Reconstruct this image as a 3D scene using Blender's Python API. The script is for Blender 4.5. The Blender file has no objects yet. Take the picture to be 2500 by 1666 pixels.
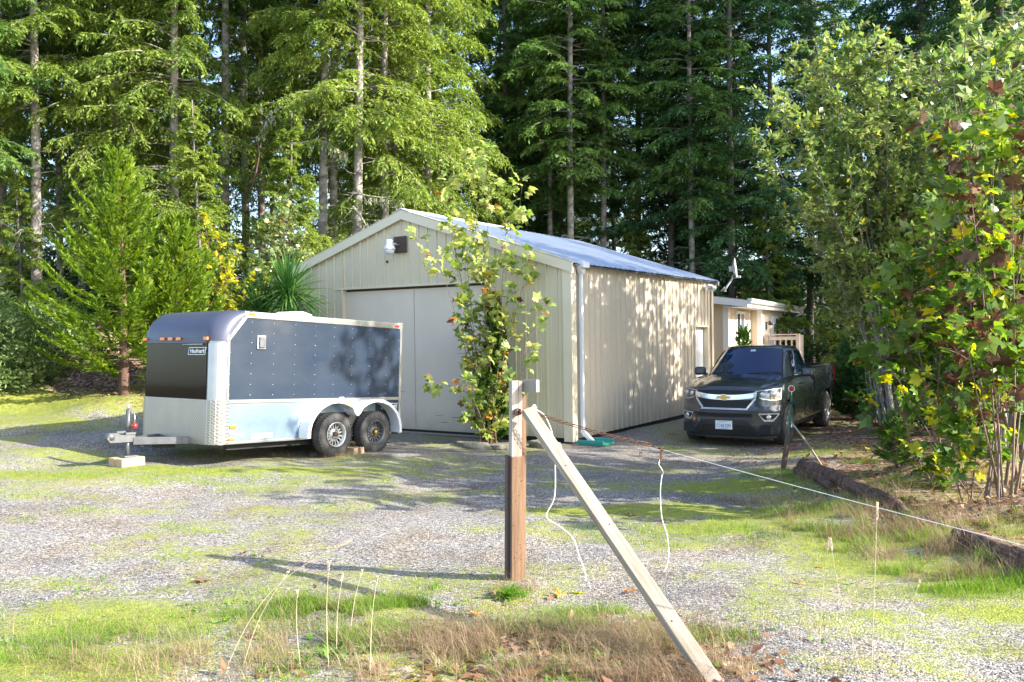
import bpy, bmesh, math, random
import numpy as np
from mathutils import Vector, Matrix
random.seed(7)
S = bpy.context.scene
COL = S.collection
PI = math.pi

# ---------------------------------------------------------------- camera
F_PX, PITCH, ROLL, CAMH = 2118.0, -0.008, 0.0139, 2.023
cd = bpy.data.cameras.new("camera")
cam = bpy.data.objects.new("camera", cd)
COL.objects.link(cam)
S.camera = cam
cd.sensor_width = 36.0
cd.lens = 36.0 * F_PX / 2500.0
cd.clip_start = 0.05
cd.clip_end = 3000
_f = Vector((0, math.cos(PITCH), math.sin(PITCH)))
_u0 = Vector((0, -math.sin(PITCH), math.cos(PITCH)))
_r0 = Vector((1, 0, 0))
_r = _r0 * math.cos(ROLL) - _u0 * math.sin(ROLL)
_u = _r0 * math.sin(ROLL) + _u0 * math.cos(ROLL)
cam.matrix_world = Matrix(((_r.x, _u.x, -_f.x, 0), (_r.y, _u.y, -_f.y, 0), (_r.z, _u.z, -_f.z, CAMH), (0, 0, 0, 1)))

# ---------------------------------------------------------------- sky and sun
SUN_EL = math.radians(28.5)
SUN_AZ = Vector((0.953, -0.303, 0)).normalized()      # horizontal direction towards the sun
w = bpy.data.worlds.new("World")
S.world = w
w.use_nodes = True
nt = w.node_tree
nt.nodes.clear()
wo = nt.nodes.new("ShaderNodeOutputWorld")
bg = nt.nodes.new("ShaderNodeBackground")
sk = nt.nodes.new("ShaderNodeTexSky")
sk.sky_type = 'NISHITA'
sk.sun_disc = False
sk.sun_elevation = SUN_EL
sk.sun_rotation = math.atan2(SUN_AZ.x, SUN_AZ.y)
sk.air_density = 0.9
sk.dust_density = 1.6
sk.ozone_density = 1.2
bg.inputs[1].default_value = 0.15
nt.links.new(sk.outputs[0], bg.inputs[0])
nt.links.new(bg.outputs[0], wo.inputs[0])
sd = bpy.data.lights.new("sun", 'SUN')
sd.energy = 3.9
sd.angle = math.radians(0.55)
sd.color = (1.0, 0.94, 0.84)
so = bpy.data.objects.new("sun", sd)
COL.objects.link(so)
sdir = Vector((SUN_AZ.x * math.cos(SUN_EL), SUN_AZ.y * math.cos(SUN_EL), math.sin(SUN_EL)))
so.rotation_euler = sdir.to_track_quat('Z', 'Y').to_euler()
so.location = sdir * 60
S.view_settings.view_transform = 'Standard'
S.view_settings.look = 'None'
S.view_settings.exposure = 1.8
S.view_settings.gamma = 1.0
S.cycles.max_bounces = 6
S.cycles.diffuse_bounces = 3
S.cycles.glossy_bounces = 3
S.cycles.transmission_bounces = 4
S.cycles.transparent_max_bounces = 6

# ---------------------------------------------------------------- helpers
def tag(o, label=None, cat=None, group=None, kind=None):
    if label: o["label"] = label
    if cat: o["category"] = cat
    if group: o["group"] = group
    if kind: o["kind"] = kind
    return o

def empty(name, loc, rz=0.0, rot=None):
    o = bpy.data.objects.new(name, None)
    COL.objects.link(o)
    o.empty_display_size = 0.2
    o.location = loc
    o.rotation_euler = rot if rot else (0, 0, rz)
    return o

def smoothstep(a, b, x):
    t = np.clip((x - a) / (b - a), 0, 1)
    return t * t * (3 - 2 * t)

class MB:
    """collects faces, links them as one mesh object"""
    def __init__(s):
        s.v = []; s.f = []; s.m = []; s.sm = []
    def add(s, vs, fs, mi=0, smooth=False):
        b = len(s.v)
        s.v += [tuple(p) for p in vs]
        s.f += [tuple(i + b for i in f) for f in fs]
        s.m += [mi] * len(fs); s.sm += [smooth] * len(fs)
        return s
    def box(s, a, b, mi=0, M=None, bev=0.0):
        x0, y0, z0 = a; x1, y1, z1 = b
        if bev > 0:
            e = min(bev, abs(x1-x0)*.45, abs(y1-y0)*.45, abs(z1-z0)*.45)
            bm = bmesh.new()
            bmesh.ops.create_cube(bm, size=1)
            for v in bm.verts:
                v.co = Vector(((x0+x1)/2+v.co.x*(x1-x0), (y0+y1)/2+v.co.y*(y1-y0), (z0+z1)/2+v.co.z*(z1-z0)))
            bmesh.ops.bevel(bm, geom=bm.edges[:], offset=e, segments=2, affect='EDGES', profile=.5)
            bm.verts.index_update()
            vs = [v.co.copy() for v in bm.verts]; fs = [[v.index for v in f.verts] for f in bm.faces]
            bm.free()
        else:
            vs = [Vector(p) for p in ((x0,y0,z0),(x1,y0,z0),(x1,y1,z0),(x0,y1,z0),(x0,y0,z1),(x1,y0,z1),(x1,y1,z1),(x0,y1,z1))]
            fs = [(0,3,2,1),(4,5,6,7),(0,1,5,4),(1,2,6,5),(2,3,7,6),(3,0,4,7)]
        if M is not None: vs = [M @ v for v in vs]
        return s.add(vs, fs, mi)
    def tube(s, pts, rad, seg=8, mi=0, cap=True, smooth=True):
        pts = [Vector(p) for p in pts]
        n = len(pts)
        if not hasattr(rad, '__len__'): rad = [rad] * n
        vs = []; up = None
        for i, p in enumerate(pts):
            t = (pts[min(i+1, n-1)] - pts[max(i-1, 0)])
            if t.length < 1e-9: t = Vector((0,0,1))
            t.normalize()
            if up is None:
                up = Vector((0,0,1)) if abs(t.z) < .9 else Vector((1,0,0))
            a = t.cross(up)
            if a.length < 1e-6: a = t.orthogonal()
            a.normalize(); b = a.cross(t).normalized(); up = b
            for k in range(seg):
                an = 2*PI*k/seg
                vs.append(p + a*(math.cos(an)*rad[i]) + b*(math.sin(an)*rad[i]))
        fs = []
        for i in range(n-1):
            for k in range(seg):
                k2 = (k+1) % seg
                fs.append((i*seg+k, i*seg+k2, (i+1)*seg+k2, (i+1)*seg+k))
        s.add(vs, fs, mi, smooth)
        if cap:
            b0 = len(s.v) - len(vs)
            s.f.append(tuple(b0+k for k in range(seg))[::-1]); s.m.append(mi); s.sm.append(False)
            s.f.append(tuple(b0+(n-1)*seg+k for k in range(seg))); s.m.append(mi); s.sm.append(False)
        return s
    def lathe(s, prof, seg=32, M=None, mi=0, smooth=True, close=False):
        """profile (r, h) turned round the local z axis"""
        n = len(prof); vs = []
        for r, h in prof:
            for k in range(seg):
                an = 2*PI*k/seg
                vs.append(Vector((r*math.cos(an), r*math.sin(an), h)))
        if M is not None: vs = [M @ v for v in vs]
        fs = []
        rng = range(n) if close else range(n-1)
        for i in rng:
            j = (i+1) % n
            for k in range(seg):
                k2 = (k+1) % seg
                fs.append((i*seg+k, i*seg+k2, j*seg+k2, j*seg+k))
        return s.add(vs, fs, mi, smooth)
    def prism(s, poly, d0, d1, axis='y', mi=0, M=None):
        """2-D polygon extruded between d0 and d1 along an axis (other two axes in order)"""
        def mk(p, d):
            if axis == 'y': return Vector((p[0], d, p[1]))
            if axis == 'x': return Vector((d, p[0], p[1]))
            return Vector((p[0], p[1], d))
        n = len(poly)
        vs = [mk(p, d0) for p in poly] + [mk(p, d1) for p in poly]
        if M is not None: vs = [M @ v for v in vs]
        fs = [tuple(range(n)), tuple(range(2*n-1, n-1, -1))]
        for i in range(n):
            j = (i+1) % n
            fs.append((j, i, n+i, n+j))
        return s.add(vs, fs, mi)
    def build(s, name, mats, parent=None, recalc=True, bevel=0.0):
        me = bpy.data.meshes.new(name)
        me.from_pydata([tuple(v) for v in s.v], [], s.f)
        if not isinstance(mats, (list, tuple)): mats = [mats]
        for m in mats: me.materials.append(m)
        for i, p in enumerate(me.polygons):
            p.material_index = s.m[i]; p.use_smooth = s.sm[i]
        if recalc:
            bm = bmesh.new(); bm.from_mesh(me)
            bmesh.ops.recalc_face_normals(bm, faces=bm.faces[:])
            if bevel > 0:
                es = [e for e in bm.edges if len(e.link_faces) == 2 and e.calc_face_angle(0) > .6]
                bmesh.ops.bevel(bm, geom=es, offset=bevel, segments=1, affect='EDGES')
            bm.to_mesh(me); bm.free()
        me.update()
        o = bpy.data.objects.new(name, me)
        COL.objects.link(o)
        if parent: o.parent = parent
        return o

def np_mesh(name, V, k, mats, parent=None, smooth=False, mi=None):
    """V: (n,k,3) array of separate k-gons"""
    V = np.asarray(V, dtype=np.float32)
    n = V.shape[0]
    me = bpy.data.meshes.new(name)
    me.vertices.add(n*k); me.vertices.foreach_set("co", V.reshape(-1))
    me.loops.add(n*k); me.loops.foreach_set("vertex_index", np.arange(n*k, dtype=np.int32))
    me.polygons.add(n); me.polygons.foreach_set("loop_start", np.arange(0, n*k, k, dtype=np.int32))
    me.polygons.foreach_set("loop_total", np.full(n, k, dtype=np.int32))
    if not isinstance(mats, (list, tuple)): mats = [mats]
    for m in mats: me.materials.append(m)
    if mi is not None: me.polygons.foreach_set("material_index", np.asarray(mi, dtype=np.int32))
    me.update(calc_edges=True)
    o = bpy.data.objects.new(name, me)
    COL.objects.link(o)
    if parent: o.parent = parent
    return o

def idx_mesh(name, V, Fq, mats, parent=None, smooth=False, mi=None):
    """indexed mesh with faces of one size"""
    V = np.asarray(V, dtype=np.float32).reshape(-1, 3); Fq = np.asarray(Fq, dtype=np.int32)
    n, k = Fq.shape
    me = bpy.data.meshes.new(name)
    me.vertices.add(len(V)); me.vertices.foreach_set("co", V.reshape(-1))
    me.loops.add(n*k); me.loops.foreach_set("vertex_index", Fq.reshape(-1))
    me.polygons.add(n); me.polygons.foreach_set("loop_start", np.arange(0, n*k, k, dtype=np.int32))
    me.polygons.foreach_set("loop_total", np.full(n, k, dtype=np.int32))
    if smooth: me.polygons.foreach_set("use_smooth", np.ones(n, dtype=bool))
    if not isinstance(mats, (list, tuple)): mats = [mats]
    for m in mats: me.materials.append(m)
    if mi is not None: me.polygons.foreach_set("material_index", np.asarray(mi, dtype=np.int32))
    me.update(calc_edges=True)
    o = bpy.data.objects.new(name, me)
    COL.objects.link(o)
    if parent: o.parent = parent
    return o

def copy_tree(o, parent=None):
    c = o.copy(); COL.objects.link(c)
    if parent is not None: c.parent = parent
    for ch in list(o.children): copy_tree(ch, c)
    return c

def text_mesh(name, body, size, mat, parent, M, depth=0.002, shear=0.0, xscale=1.0, bold=0.0):
    cu = bpy.data.curves.new(name, 'FONT')
    cu.body = body; cu.size = size; cu.extrude = depth; cu.align_x = 'CENTER'; cu.align_y = 'CENTER'
    cu.shear = shear; cu.offset = bold; cu.resolution_u = 3
    t = bpy.data.objects.new(name, cu); COL.objects.link(t)
    bpy.context.view_layer.update()
    dg = bpy.context.evaluated_depsgraph_get()
    me = bpy.data.meshes.new_from_object(t.evaluated_get(dg))
    bpy.data.objects.remove(t)
    me.transform(M @ Matrix.Diagonal((xscale, 1, 1, 1)))
    me.materials.clear(); me.materials.append(mat)
    o = bpy.data.objects.new(name, me); COL.objects.link(o); o.parent = parent
    return o

def boolean_cut(o, cutters):
    for c in cutters:
        m = o.modifiers.new("b", 'BOOLEAN'); m.operation = 'DIFFERENCE'; m.object = c; m.solver = 'EXACT'
    bpy.context.view_layer.update()
    dg = bpy.context.evaluated_depsgraph_get()
    me = bpy.data.meshes.new_from_object(o.evaluated_get(dg))
    o.modifiers.clear(); o.data = me
    for c in cutters: bpy.data.objects.remove(c)
    return o

# ---------------------------------------------------------------- materials
MATS = {}
def mat(name, col, rough=.6, metal=0.0, noise=None, bump=None, coat=0.0, spec=.5, emit=None):
    """noise=(scale(x,y,z), amount, second colour) ; bump=(scale xyz, strength, distance)"""
    m = bpy.data.materials.new(name); m.use_nodes = True
    nt = m.node_tree; b = nt.nodes["Principled BSDF"]
    b.inputs["Base Color"].default_value = (*col, 1); b.inputs["Roughness"].default_value = rough
    b.inputs["Metallic"].default_value = metal; b.inputs["Coat Weight"].default_value = coat
    b.inputs["Specular IOR Level"].default_value = spec
    b.inputs["Coat Roughness"].default_value = .05
    if noise or bump:
        tc = nt.nodes.new("ShaderNodeTexCoord")
    if noise:
        mp = nt.nodes.new("ShaderNodeMapping"); mp.inputs["Scale"].default_value = noise[0]
        nz = nt.nodes.new("ShaderNodeTexNoise"); nz.inputs["Scale"].default_value = 1; nz.inputs["Detail"].default_value = 6; nz.inputs["Roughness"].default_value = .65
        cr = nt.nodes.new("ShaderNodeValToRGB"); cr.color_ramp.elements[0].position = .5-noise[1]; cr.color_ramp.elements[1].position = .5+noise[1]
        cr.color_ramp.elements[0].color = (*col, 1); cr.color_ramp.elements[1].color = (*noise[2], 1)
        nt.links.new(tc.outputs["Object"], mp.inputs[0]); nt.links.new(mp.outputs[0], nz.inputs["Vector"])
        nt.links.new(nz.outputs[0], cr.inputs[0]); nt.links.new(cr.outputs[0], b.inputs["Base Color"])
    if bump:
        mp = nt.nodes.new("ShaderNodeMapping"); mp.inputs["Scale"].default_value = bump[0]
        nz = nt.nodes.new("ShaderNodeTexNoise"); nz.inputs["Scale"].default_value = 1; nz.inputs["Detail"].default_value = 4
        bp = nt.nodes.new("ShaderNodeBump"); bp.inputs["Strength"].default_value = bump[1]; bp.inputs["Distance"].default_value = bump[2]
        nt.links.new(tc.outputs["Object"], mp.inputs[0]); nt.links.new(mp.outputs[0], nz.inputs["Vector"])
        nt.links.new(nz.outputs[0], bp.inputs["Height"]); nt.links.new(bp.outputs[0], b.inputs["Normal"])
    if emit:
        b.inputs["Emission Color"].default_value = (*col, 1); b.inputs["Emission Strength"].default_value = emit
    MATS[name] = m
    return m

def leaf_mat(name, cols, trans=.35, rough=.5, objvar=.25, clump=1.2, spec=.3):
    """colour ramp over the random value of each leaf, clump noise and object random shift the value"""
    m = bpy.data.materials.new(name); m.use_nodes = True
    nt = m.node_tree; nt.nodes.clear(); L = nt.links.new
    out = nt.nodes.new("ShaderNodeOutputMaterial")
    geo = nt.nodes.new("ShaderNodeNewGeometry"); oi = nt.nodes.new("ShaderNodeObjectInfo"); tc = nt.nodes.new("ShaderNodeTexCoord")
    nz = nt.nodes.new("ShaderNodeTexNoise"); nz.inputs["Scale"].default_value = clump; nz.inputs["Detail"].default_value = 2
    L(tc.outputs["Object"], nz.inputs["Vector"])
    cr = nt.nodes.new("ShaderNodeValToRGB")
    el = cr.color_ramp.elements
    el[0].position = 0; el[0].color = (*cols[0], 1); el[1].position = 1; el[1].color = (*cols[-1], 1)
    for i, c in enumerate(cols[1:-1]):
        e = el.new((i+1)/(len(cols)-1)); e.color = (*c, 1)
    # value = .55*island + .45*noise stretch
    a = nt.nodes.new("ShaderNodeMath"); a.operation = 'MULTIPLY_ADD'; a.inputs[1].default_value = .6; 
    b2 = nt.nodes.new("ShaderNodeMath"); b2.operation = 'MULTIPLY_ADD'; b2.inputs[1].default_value = 1.3; b2.inputs[2].default_value = -.45
    L(nz.outputs[0], b2.inputs[0]); L(geo.outputs["Random Per Island"], a.inputs[0]); L(b2.outputs[0], a.inputs[2])
    c = nt.nodes.new("ShaderNodeMath"); c.operation = 'MULTIPLY_ADD'; c.inputs[1].default_value = objvar; c.use_clamp = True
    L(oi.outputs["Random"], c.inputs[0]); 
    d = nt.nodes.new("ShaderNodeMath"); d.operation = 'SUBTRACT'; d.inputs[1].default_value = objvar*.5
    L(a.outputs[0], d.inputs[0]); L(d.outputs[0], c.inputs[2]); L(c.outputs[0], cr.inputs[0])
    p = nt.nodes.new("ShaderNodeBsdfPrincipled"); p.inputs["Roughness"].default_value = rough; p.inputs["Specular IOR Level"].default_value = spec
    t = nt.nodes.new("ShaderNodeBsdfTranslucent")
    mx = nt.nodes.new("ShaderNodeMixShader"); mx.inputs[0].default_value = trans
    hs = nt.nodes.new("ShaderNodeHueSaturation"); hs.inputs["Value"].default_value = 1.5; hs.inputs["Saturation"].default_value = 1.15; hs.inputs["Hue"].default_value = .49
    L(cr.outputs[0], p.inputs["Base Color"]); L(cr.outputs[0], hs.inputs["Color"]); L(hs.outputs[0], t.inputs[0])
    L(p.outputs[0], mx.inputs[1]); L(t.outputs[0], mx.inputs[2]); L(mx.outputs[0], out.inputs[0])
    MATS[name] = m
    return m

mat('beige_metal', (.68,.59,.42), .42, 0, ((.7,.7,.25), .3, (.61,.53,.38)), ((1.2,1.2,.6), .12, .02), spec=.5)
mat('beige_trim', (.72,.63,.47), .4)
mat('side_metal', (.66,.57,.45), .5, 0, ((.6,.6,.25), .3, (.60,.52,.41)), ((1.2,1.2,.6), .12, .02), spec=.35)
mat('door_white', (.82,.70,.58), .6, 0, ((1.3,1.3,.8), .25, (.72,.62,.51)))
mat('white_paint', (.78,.79,.80), .4)
mat('blue_white', (.74,.78,.82), .4)
mat('galv_roof', (.62,.66,.72), .32, .55, ((.9,3,.9), .25, (.5,.55,.64)))
mat('dark_gap', (.02,.02,.02), .9)
mat('black_plastic', (.018,.018,.02), .45)
mat('black_matte', (.02,.02,.022), .85)
mat('rubber', (.045,.044,.043), .8, 0, ((14,14,14), .2, (.085,.08,.075)), ((30,30,30), .4, .004))
mat('dark_rubber', (.018,.018,.019), .75)
mat('alum', (.72,.73,.74), .28, .9, ((5,5,5), .3, (.6,.62,.64)))
mat('alum_dull', (.56,.57,.58), .40, .85, ((4,4,4), .25, (.47,.48,.5)))
mat('chrome', (.86,.87,.89), .22, .9)
mat('gold', (.72,.48,.12), .3, .7)
mat('trailer_panel', (.020,.034,.060), .20, 0, ((1.1,1.1,2.2), .2, (.038,.053,.078)), ((2.2,2.2,2.2), .12, .03), coat=.3)
mat('trailer_front_panel', (.004,.004,.005), .06, 0, None, None, spec=.18)
mat('trailer_cap', (.055,.062,.10), .42, 0, ((3,3,3), .3, (.07,.078,.12)))
mat('amber', (.85,.22,.02), .3, coat=.4)
mat('red_plastic', (.55,.02,.015), .3, coat=.4)
mat('white_sticker', (.82,.82,.83), .5)
mat('steel_grey', (.17,.18,.20), .5, .5, ((9,9,9), .2, (.11,.11,.115)))
mat('galv', (.6,.62,.62), .38, .8)
mat('block_wood', (.46,.27,.14), .8, 0, ((6,30,30), .25, (.58,.42,.27)))
mat('truck_paint', (.055,.067,.090), .26, .5, ((90,90,90), .3, (.062,.074,.094)), coat=1.0)
mat('truck_glass', (.006,.018,.085), .03, 0, spec=.6)  # reflected sky blue is put into the base colour
MATS['truck_glass'].node_tree.nodes['Principled BSDF'].inputs['IOR'].default_value = 1.55
mat('alum_sky_tint', (.22,.33,.45), .28, .6, ((1.6,1.6,3), .22, (.36,.45,.54)))  # bare aluminium with the blue of the reflected sky put into its colour
mat('headlight_glass', (.20,.21,.22), .10, .4, ((22,22,22), .12, (.05,.055,.06)), coat=1)
mat('bright_trim', (.66,.69,.74), .25, .35)
mat('straw', (.62,.52,.36), .8, 0, ((9,9,9), .2, (.48,.38,.24)))
mat('fog_lens', (.75,.77,.8), .12, .6, coat=1)
mat('plate_white', (.80,.82,.86), .5)
mat('plate_blue', (.05,.12,.32), .5)
mat('plate_red', (.6,.15,.12), .5)
mat('house_siding', (.66,.56,.43), .7, 0, ((.6,.6,.6), .3, (.62,.53,.41)))
mat('house_trim', (.80,.80,.82), .5)
mat('house_glass', (.03,.05,.06), .06, 0, spec=.8)
mat('roof_shingle', (.30,.29,.27), .9, 0, ((6,6,6), .25, (.22,.21,.2)))
mat('deck_wood', (.55,.45,.38), .75)
mat('gutter', (.66,.67,.64), .35, .3)
mat('white_wood', (.48,.415,.36), .8, 0, ((26,26,2.2), .14, (.29,.24,.20)), ((40,40,3), .5, .003))
mat('grey_wood', (.24,.215,.18), .85, 0, ((30,30,3), .25, (.34,.31,.26)), ((40,40,4), .5, .003))
mat('brown_wood', (.135,.075,.042), .75, 0, ((24,24,1.6), .14, (.25,.15,.085)), ((40,40,3), .5, .003))
mat('brown_wood_dark', (.14,.075,.05), .8, 0, ((24,24,1.8), .2, (.2,.11,.07)))
mat('stake_brown', (.09,.05,.045), .8, 0, ((24,24,2), .2, (.13,.075,.065)))
mat('brace_wood', (.46,.39,.32), .8, 0, ((26,1.4,26), .13, (.26,.215,.15)), ((40,3,40), .5, .003))
mat('rust', (.075,.036,.024), .8, .3, ((60,60,60), .2, (.16,.075,.045)), ((150,150,150), .4, .002))
mat('rope_white', (.78,.77,.74), .7)
mat('green_post', (.02,.14,.09), .5)
mat('green_plastic', (.04,.32,.26), .45)
mat('log_bark', (.05,.027,.021), .9, 0, ((3.5,12,12), .12, (.18,.10,.075)), ((3,18,18), .9, .03))
mat('log_end', (.06,.036,.025), .9, 0, ((9,9,9), .2, (.13,.08,.055)), ((12,12,12), .8, .03))
mat('rock', (.24,.21,.17), .9, 0, ((5,5,5), .2, (.16,.15,.10)), ((7,7,7), .8, .05))
mat('bark_pale', (.36,.33,.30), .9, 0, ((4,4,6), .10, (.15,.13,.11)), ((9,9,5), .8, .04))
mat('bark_dark', (.12,.10,.085), .9, 0, ((5,5,6), .2, (.21,.19,.165)), ((9,9,3), .9, .05))
mat('bark_red', (.09,.05,.035), .9, 0, ((9,9,2), .2, (.15,.085,.06)), ((12,12,2), .8, .03))
mat('bark_alder', (.13,.125,.105), .8, 0, ((14,14,9), .12, (.26,.25,.225)))
mat('bark_twig', (.15,.095,.07), .8, 0, ((14,14,14), .2, (.24,.17,.13)))
mat('dead_twig', (.36,.34,.28), .9)
mat('lichen', (.34,.36,.22), .9)
mat('dish_grey', (.45,.47,.47), .5, .2)
mat('lamp_white', (.80,.81,.83), .35)
mat('lamp_glass', (.66,.68,.68), .15, coat=.5)
mat('dark_board', (.055,.038,.03), .8, 0, ((12,12,12), .2, (.1,.07,.055)))

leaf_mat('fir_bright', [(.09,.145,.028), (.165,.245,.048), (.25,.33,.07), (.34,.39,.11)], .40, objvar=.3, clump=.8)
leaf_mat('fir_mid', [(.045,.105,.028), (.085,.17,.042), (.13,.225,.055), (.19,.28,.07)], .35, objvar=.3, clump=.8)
leaf_mat('fir_dark', [(.035,.095,.04), (.065,.15,.057), (.10,.20,.072), (.15,.25,.09)], .35, objvar=.35, clump=.7)  # green darkened to stand in for shade on the right-hand wood
leaf_mat('cedar_leaf', [(.05,.10,.012), (.12,.21,.022), (.20,.30,.032), (.29,.36,.05)], .40, clump=2.0)
leaf_mat('arbor_leaf', [(.012,.055,.01), (.03,.11,.014), (.07,.17,.02), (.11,.22,.03)], .25, clump=3.0)
leaf_mat('alder_leaf', [(.085,.145,.045), (.13,.21,.06), (.20,.29,.085), (.31,.37,.12), (.46,.47,.20)], .40, rough=.34, clump=1.0, spec=.6)
leaf_mat('maple_leaf', [(.045,.10,.022), (.08,.16,.028), (.12,.22,.035), (.19,.28,.045), (.34,.36,.06)], .45, rough=.42, clump=1.3, spec=.4)
leaf_mat('maple_young', [(.11,.21,.04), (.20,.32,.065), (.34,.43,.12), (.50,.53,.20), (.50,.44,.08)], .45, rough=.42, clump=1.2, spec=.4)
leaf_mat('brown_leaf', [(.06,.028,.022), (.10,.05,.035), (.16,.085,.05), (.24,.14,.08)], .2, clump=4)
leaf_mat('orange_leaf', [(.34,.09,.03), (.55,.20,.04), (.62,.34,.06), (.45,.22,.09)], .3, clump=4)
leaf_mat('yellow_leaf', [(.25,.30,.02), (.45,.46,.03), (.62,.56,.05), (.62,.36,.06)], .4, clump=1.5)
leaf_mat('madrone_leaf', [(.06,.13,.03), (.12,.21,.06), (.24,.32,.12), (.36,.40,.18)], .25, rough=.3, clump=2, spec=.6)
leaf_mat('rhodo_leaf', [(.07,.12,.035), (.13,.20,.06), (.20,.28,.085), (.30,.36,.14)], .35, rough=.4, clump=2, spec=.5)
leaf_mat('spike_leaf', [(.02,.09,.02), (.045,.15,.03), (.10,.22,.045), (.2,.30,.08)], .25, rough=.35, clump=2, spec=.5)
leaf_mat('grass_green', [(.10,.20,.015), (.17,.29,.025), (.25,.36,.04), (.34,.40,.07)], .4, clump=1.5)
leaf_mat('grass_bright', [(.10,.19,.02), (.15,.27,.03), (.22,.34,.05), (.30,.38,.08)], .4, clump=1.5)
leaf_mat('grass_dry', [(.16,.11,.06), (.28,.20,.12), (.40,.31,.19), (.56,.46,.31)], .3, clump=1.5)
leaf_mat('weed_leaf', [(.06,.17,.02), (.11,.25,.03), (.18,.33,.05), (.3,.4,.08)], .35, clump=2)
leaf_mat('litter_leaf', [(.10,.045,.025), (.22,.11,.06), (.36,.22,.13), (.46,.33,.24)], .2, clump=2)
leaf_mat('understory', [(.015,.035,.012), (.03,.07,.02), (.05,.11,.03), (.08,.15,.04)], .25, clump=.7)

# mud splashed up from the ground on the two metal walls
for nm_ in ('beige_metal', 'side_metal', 'door_white'):
    nt_ = MATS[nm_].node_tree; pb_ = nt_.nodes["Principled BSDF"]; src = pb_.inputs["Base Color"].links[0].from_socket
    tc_ = nt_.nodes.new("ShaderNodeTexCoord"); sx0 = nt_.nodes.new("ShaderNodeSeparateXYZ"); nt_.links.new(tc_.outputs["Object"], sx0.inputs[0])
    nz_ = nt_.nodes.new("ShaderNodeTexNoise"); nz_.inputs["Scale"].default_value = 5; nz_.inputs["Detail"].default_value = 6; nt_.links.new(tc_.outputs["Object"], nz_.inputs["Vector"])
    mr_ = nt_.nodes.new("ShaderNodeMapRange"); mr_.inputs[1].default_value = .05; mr_.inputs[2].default_value = .55; mr_.inputs[3].default_value = .62; mr_.inputs[4].default_value = 0; nt_.links.new(sx0.outputs["Z"], mr_.inputs[0])
    mu_ = nt_.nodes.new("ShaderNodeMath"); mu_.operation = 'MULTIPLY'; nt_.links.new(mr_.outputs[0], mu_.inputs[0]); nt_.links.new(nz_.outputs[0], mu_.inputs[1])
    mx_ = nt_.nodes.new("ShaderNodeMix"); mx_.data_type = 'RGBA'; mx_.inputs[7].default_value = (.20,.15,.10,1); nt_.links.new(mu_.outputs[0], mx_.inputs[0]); nt_.links.new(src, mx_.inputs[6]); nt_.links.new(mx_.outputs[2], pb_.inputs["Base Color"])

# ---------------------------------------------------------------- terrain
def _hash(ix, iy, s):
    n = (ix*374761393 + iy*668265263 + s*1442695041) & 0x7fffffff
    n = ((n ^ (n >> 13)) * 1274126177) & 0x7fffffff
    return ((n ^ (n >> 16)) & 0xffff) / 65535.0
def vnoise(x, y, s=0):
    x = np.asarray(x, float); y = np.asarray(y, float)
    ix = np.floor(x).astype(np.int64); iy = np.floor(y).astype(np.int64)
    fx = x-ix; fy = y-iy; fx = fx*fx*(3-2*fx); fy = fy*fy*(3-2*fy)
    a = _hash(ix, iy, s); b = _hash(ix+1, iy, s); c = _hash(ix, iy+1, s); d = _hash(ix+1, iy+1, s)
    return (a*(1-fx)+b*fx)*(1-fy) + (c*(1-fx)+d*fx)*fy
def fbm(x, y, s=0, o=4):
    r = 0; a = .5; t = 0
    for i in range(o):
        r = r + a*vnoise(np.asarray(x)*2**i, np.asarray(y)*2**i, s+i*7); t += a; a *= .5
    return r/t

CTRL = np.array([
 (-2,0,.25),(2,0,.25),(0,3,.26),(-3,4,.22),(3,4,.2),(1.2,4.6,.26),(0,6.4,.2),(-3,7,.2),(3,7,.15),(-6,7,.25),(-9,8,.3),(0,8,.17),
 (-3,10,.2),(0,10,.12),(3,10,.1),(4.1,11,.16),(4.5,9,.22),(3.9,7.1,.27),(7,9,.1),(6,12.5,.12),(5.3,10.3,.46),(5.1,8.0,.50),(6.8,15,.05),
 (-4,12,.25),(-5.3,11.7,.31),(-2.7,13.5,.185),(-2.25,14.2,.14),(-3.9,14.8,.19),(-1.5,15.3,.05),(-1,17,0),(-3,18.3,.0),(-5,20,.1),(0,13,.06),(0,15.5,0),(1,15.8,0),
 (2.4,13.5,-.03),(3.8,15.5,-.07),(2.6,18,0),(5,22,0),(5.5,18.5,-.06),(7,20,0),(8,25,0),(1,20,0),(3,24,0),
 (-8,12,.42),(-7.8,13.4,.47),(-6.5,14.5,.5),(-9,15,.62),(-7.6,17,.92),(-10.5,17.5,1.1),(-9,20,1.6),(-10,22.5,2.2),(-7,21,1.2),(-13,22,2.3),(-14,17,1.2),(-14,12,.6),
 (-6,25,1.6),(-12,28,2.6),(-20,25,3),(-20,40,4),(-5,32,2.0),(2,30,1.0),(10,30,.5),(12,22,.1),(12,15,-.2),(12,8,-.2),(20,20,0),(20,40,1.5),(0,45,2.5),(20,0,0),(-20,0,.5),(0,-10,.3),(0,80,7),(60,80,7),(-60,80,8),(0,150,16),(90,150,16),(-90,150,16),(-60,0,2),(60,0,0)], float)
def gh(x, y):
    x = np.asarray(x, float); y = np.asarray(y, float)
    sh = x.shape; X = x.reshape(-1); Y = y.reshape(-1)
    out = np.empty_like(X)
    for s in range(0, len(X), 20000):
        a = X[s:s+20000, None]-CTRL[None, :, 0]; b = Y[s:s+20000, None]-CTRL[None, :, 1]
        w_ = 1.0/(a*a+b*b+.35)**2.2
        out[s:s+20000] = (w_*CTRL[None, :, 2]).sum(1)/w_.sum(1)
    return out.reshape(sh)
def gz(x, y): return float(gh(np.array([x]), np.array([y]))[0])
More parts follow.
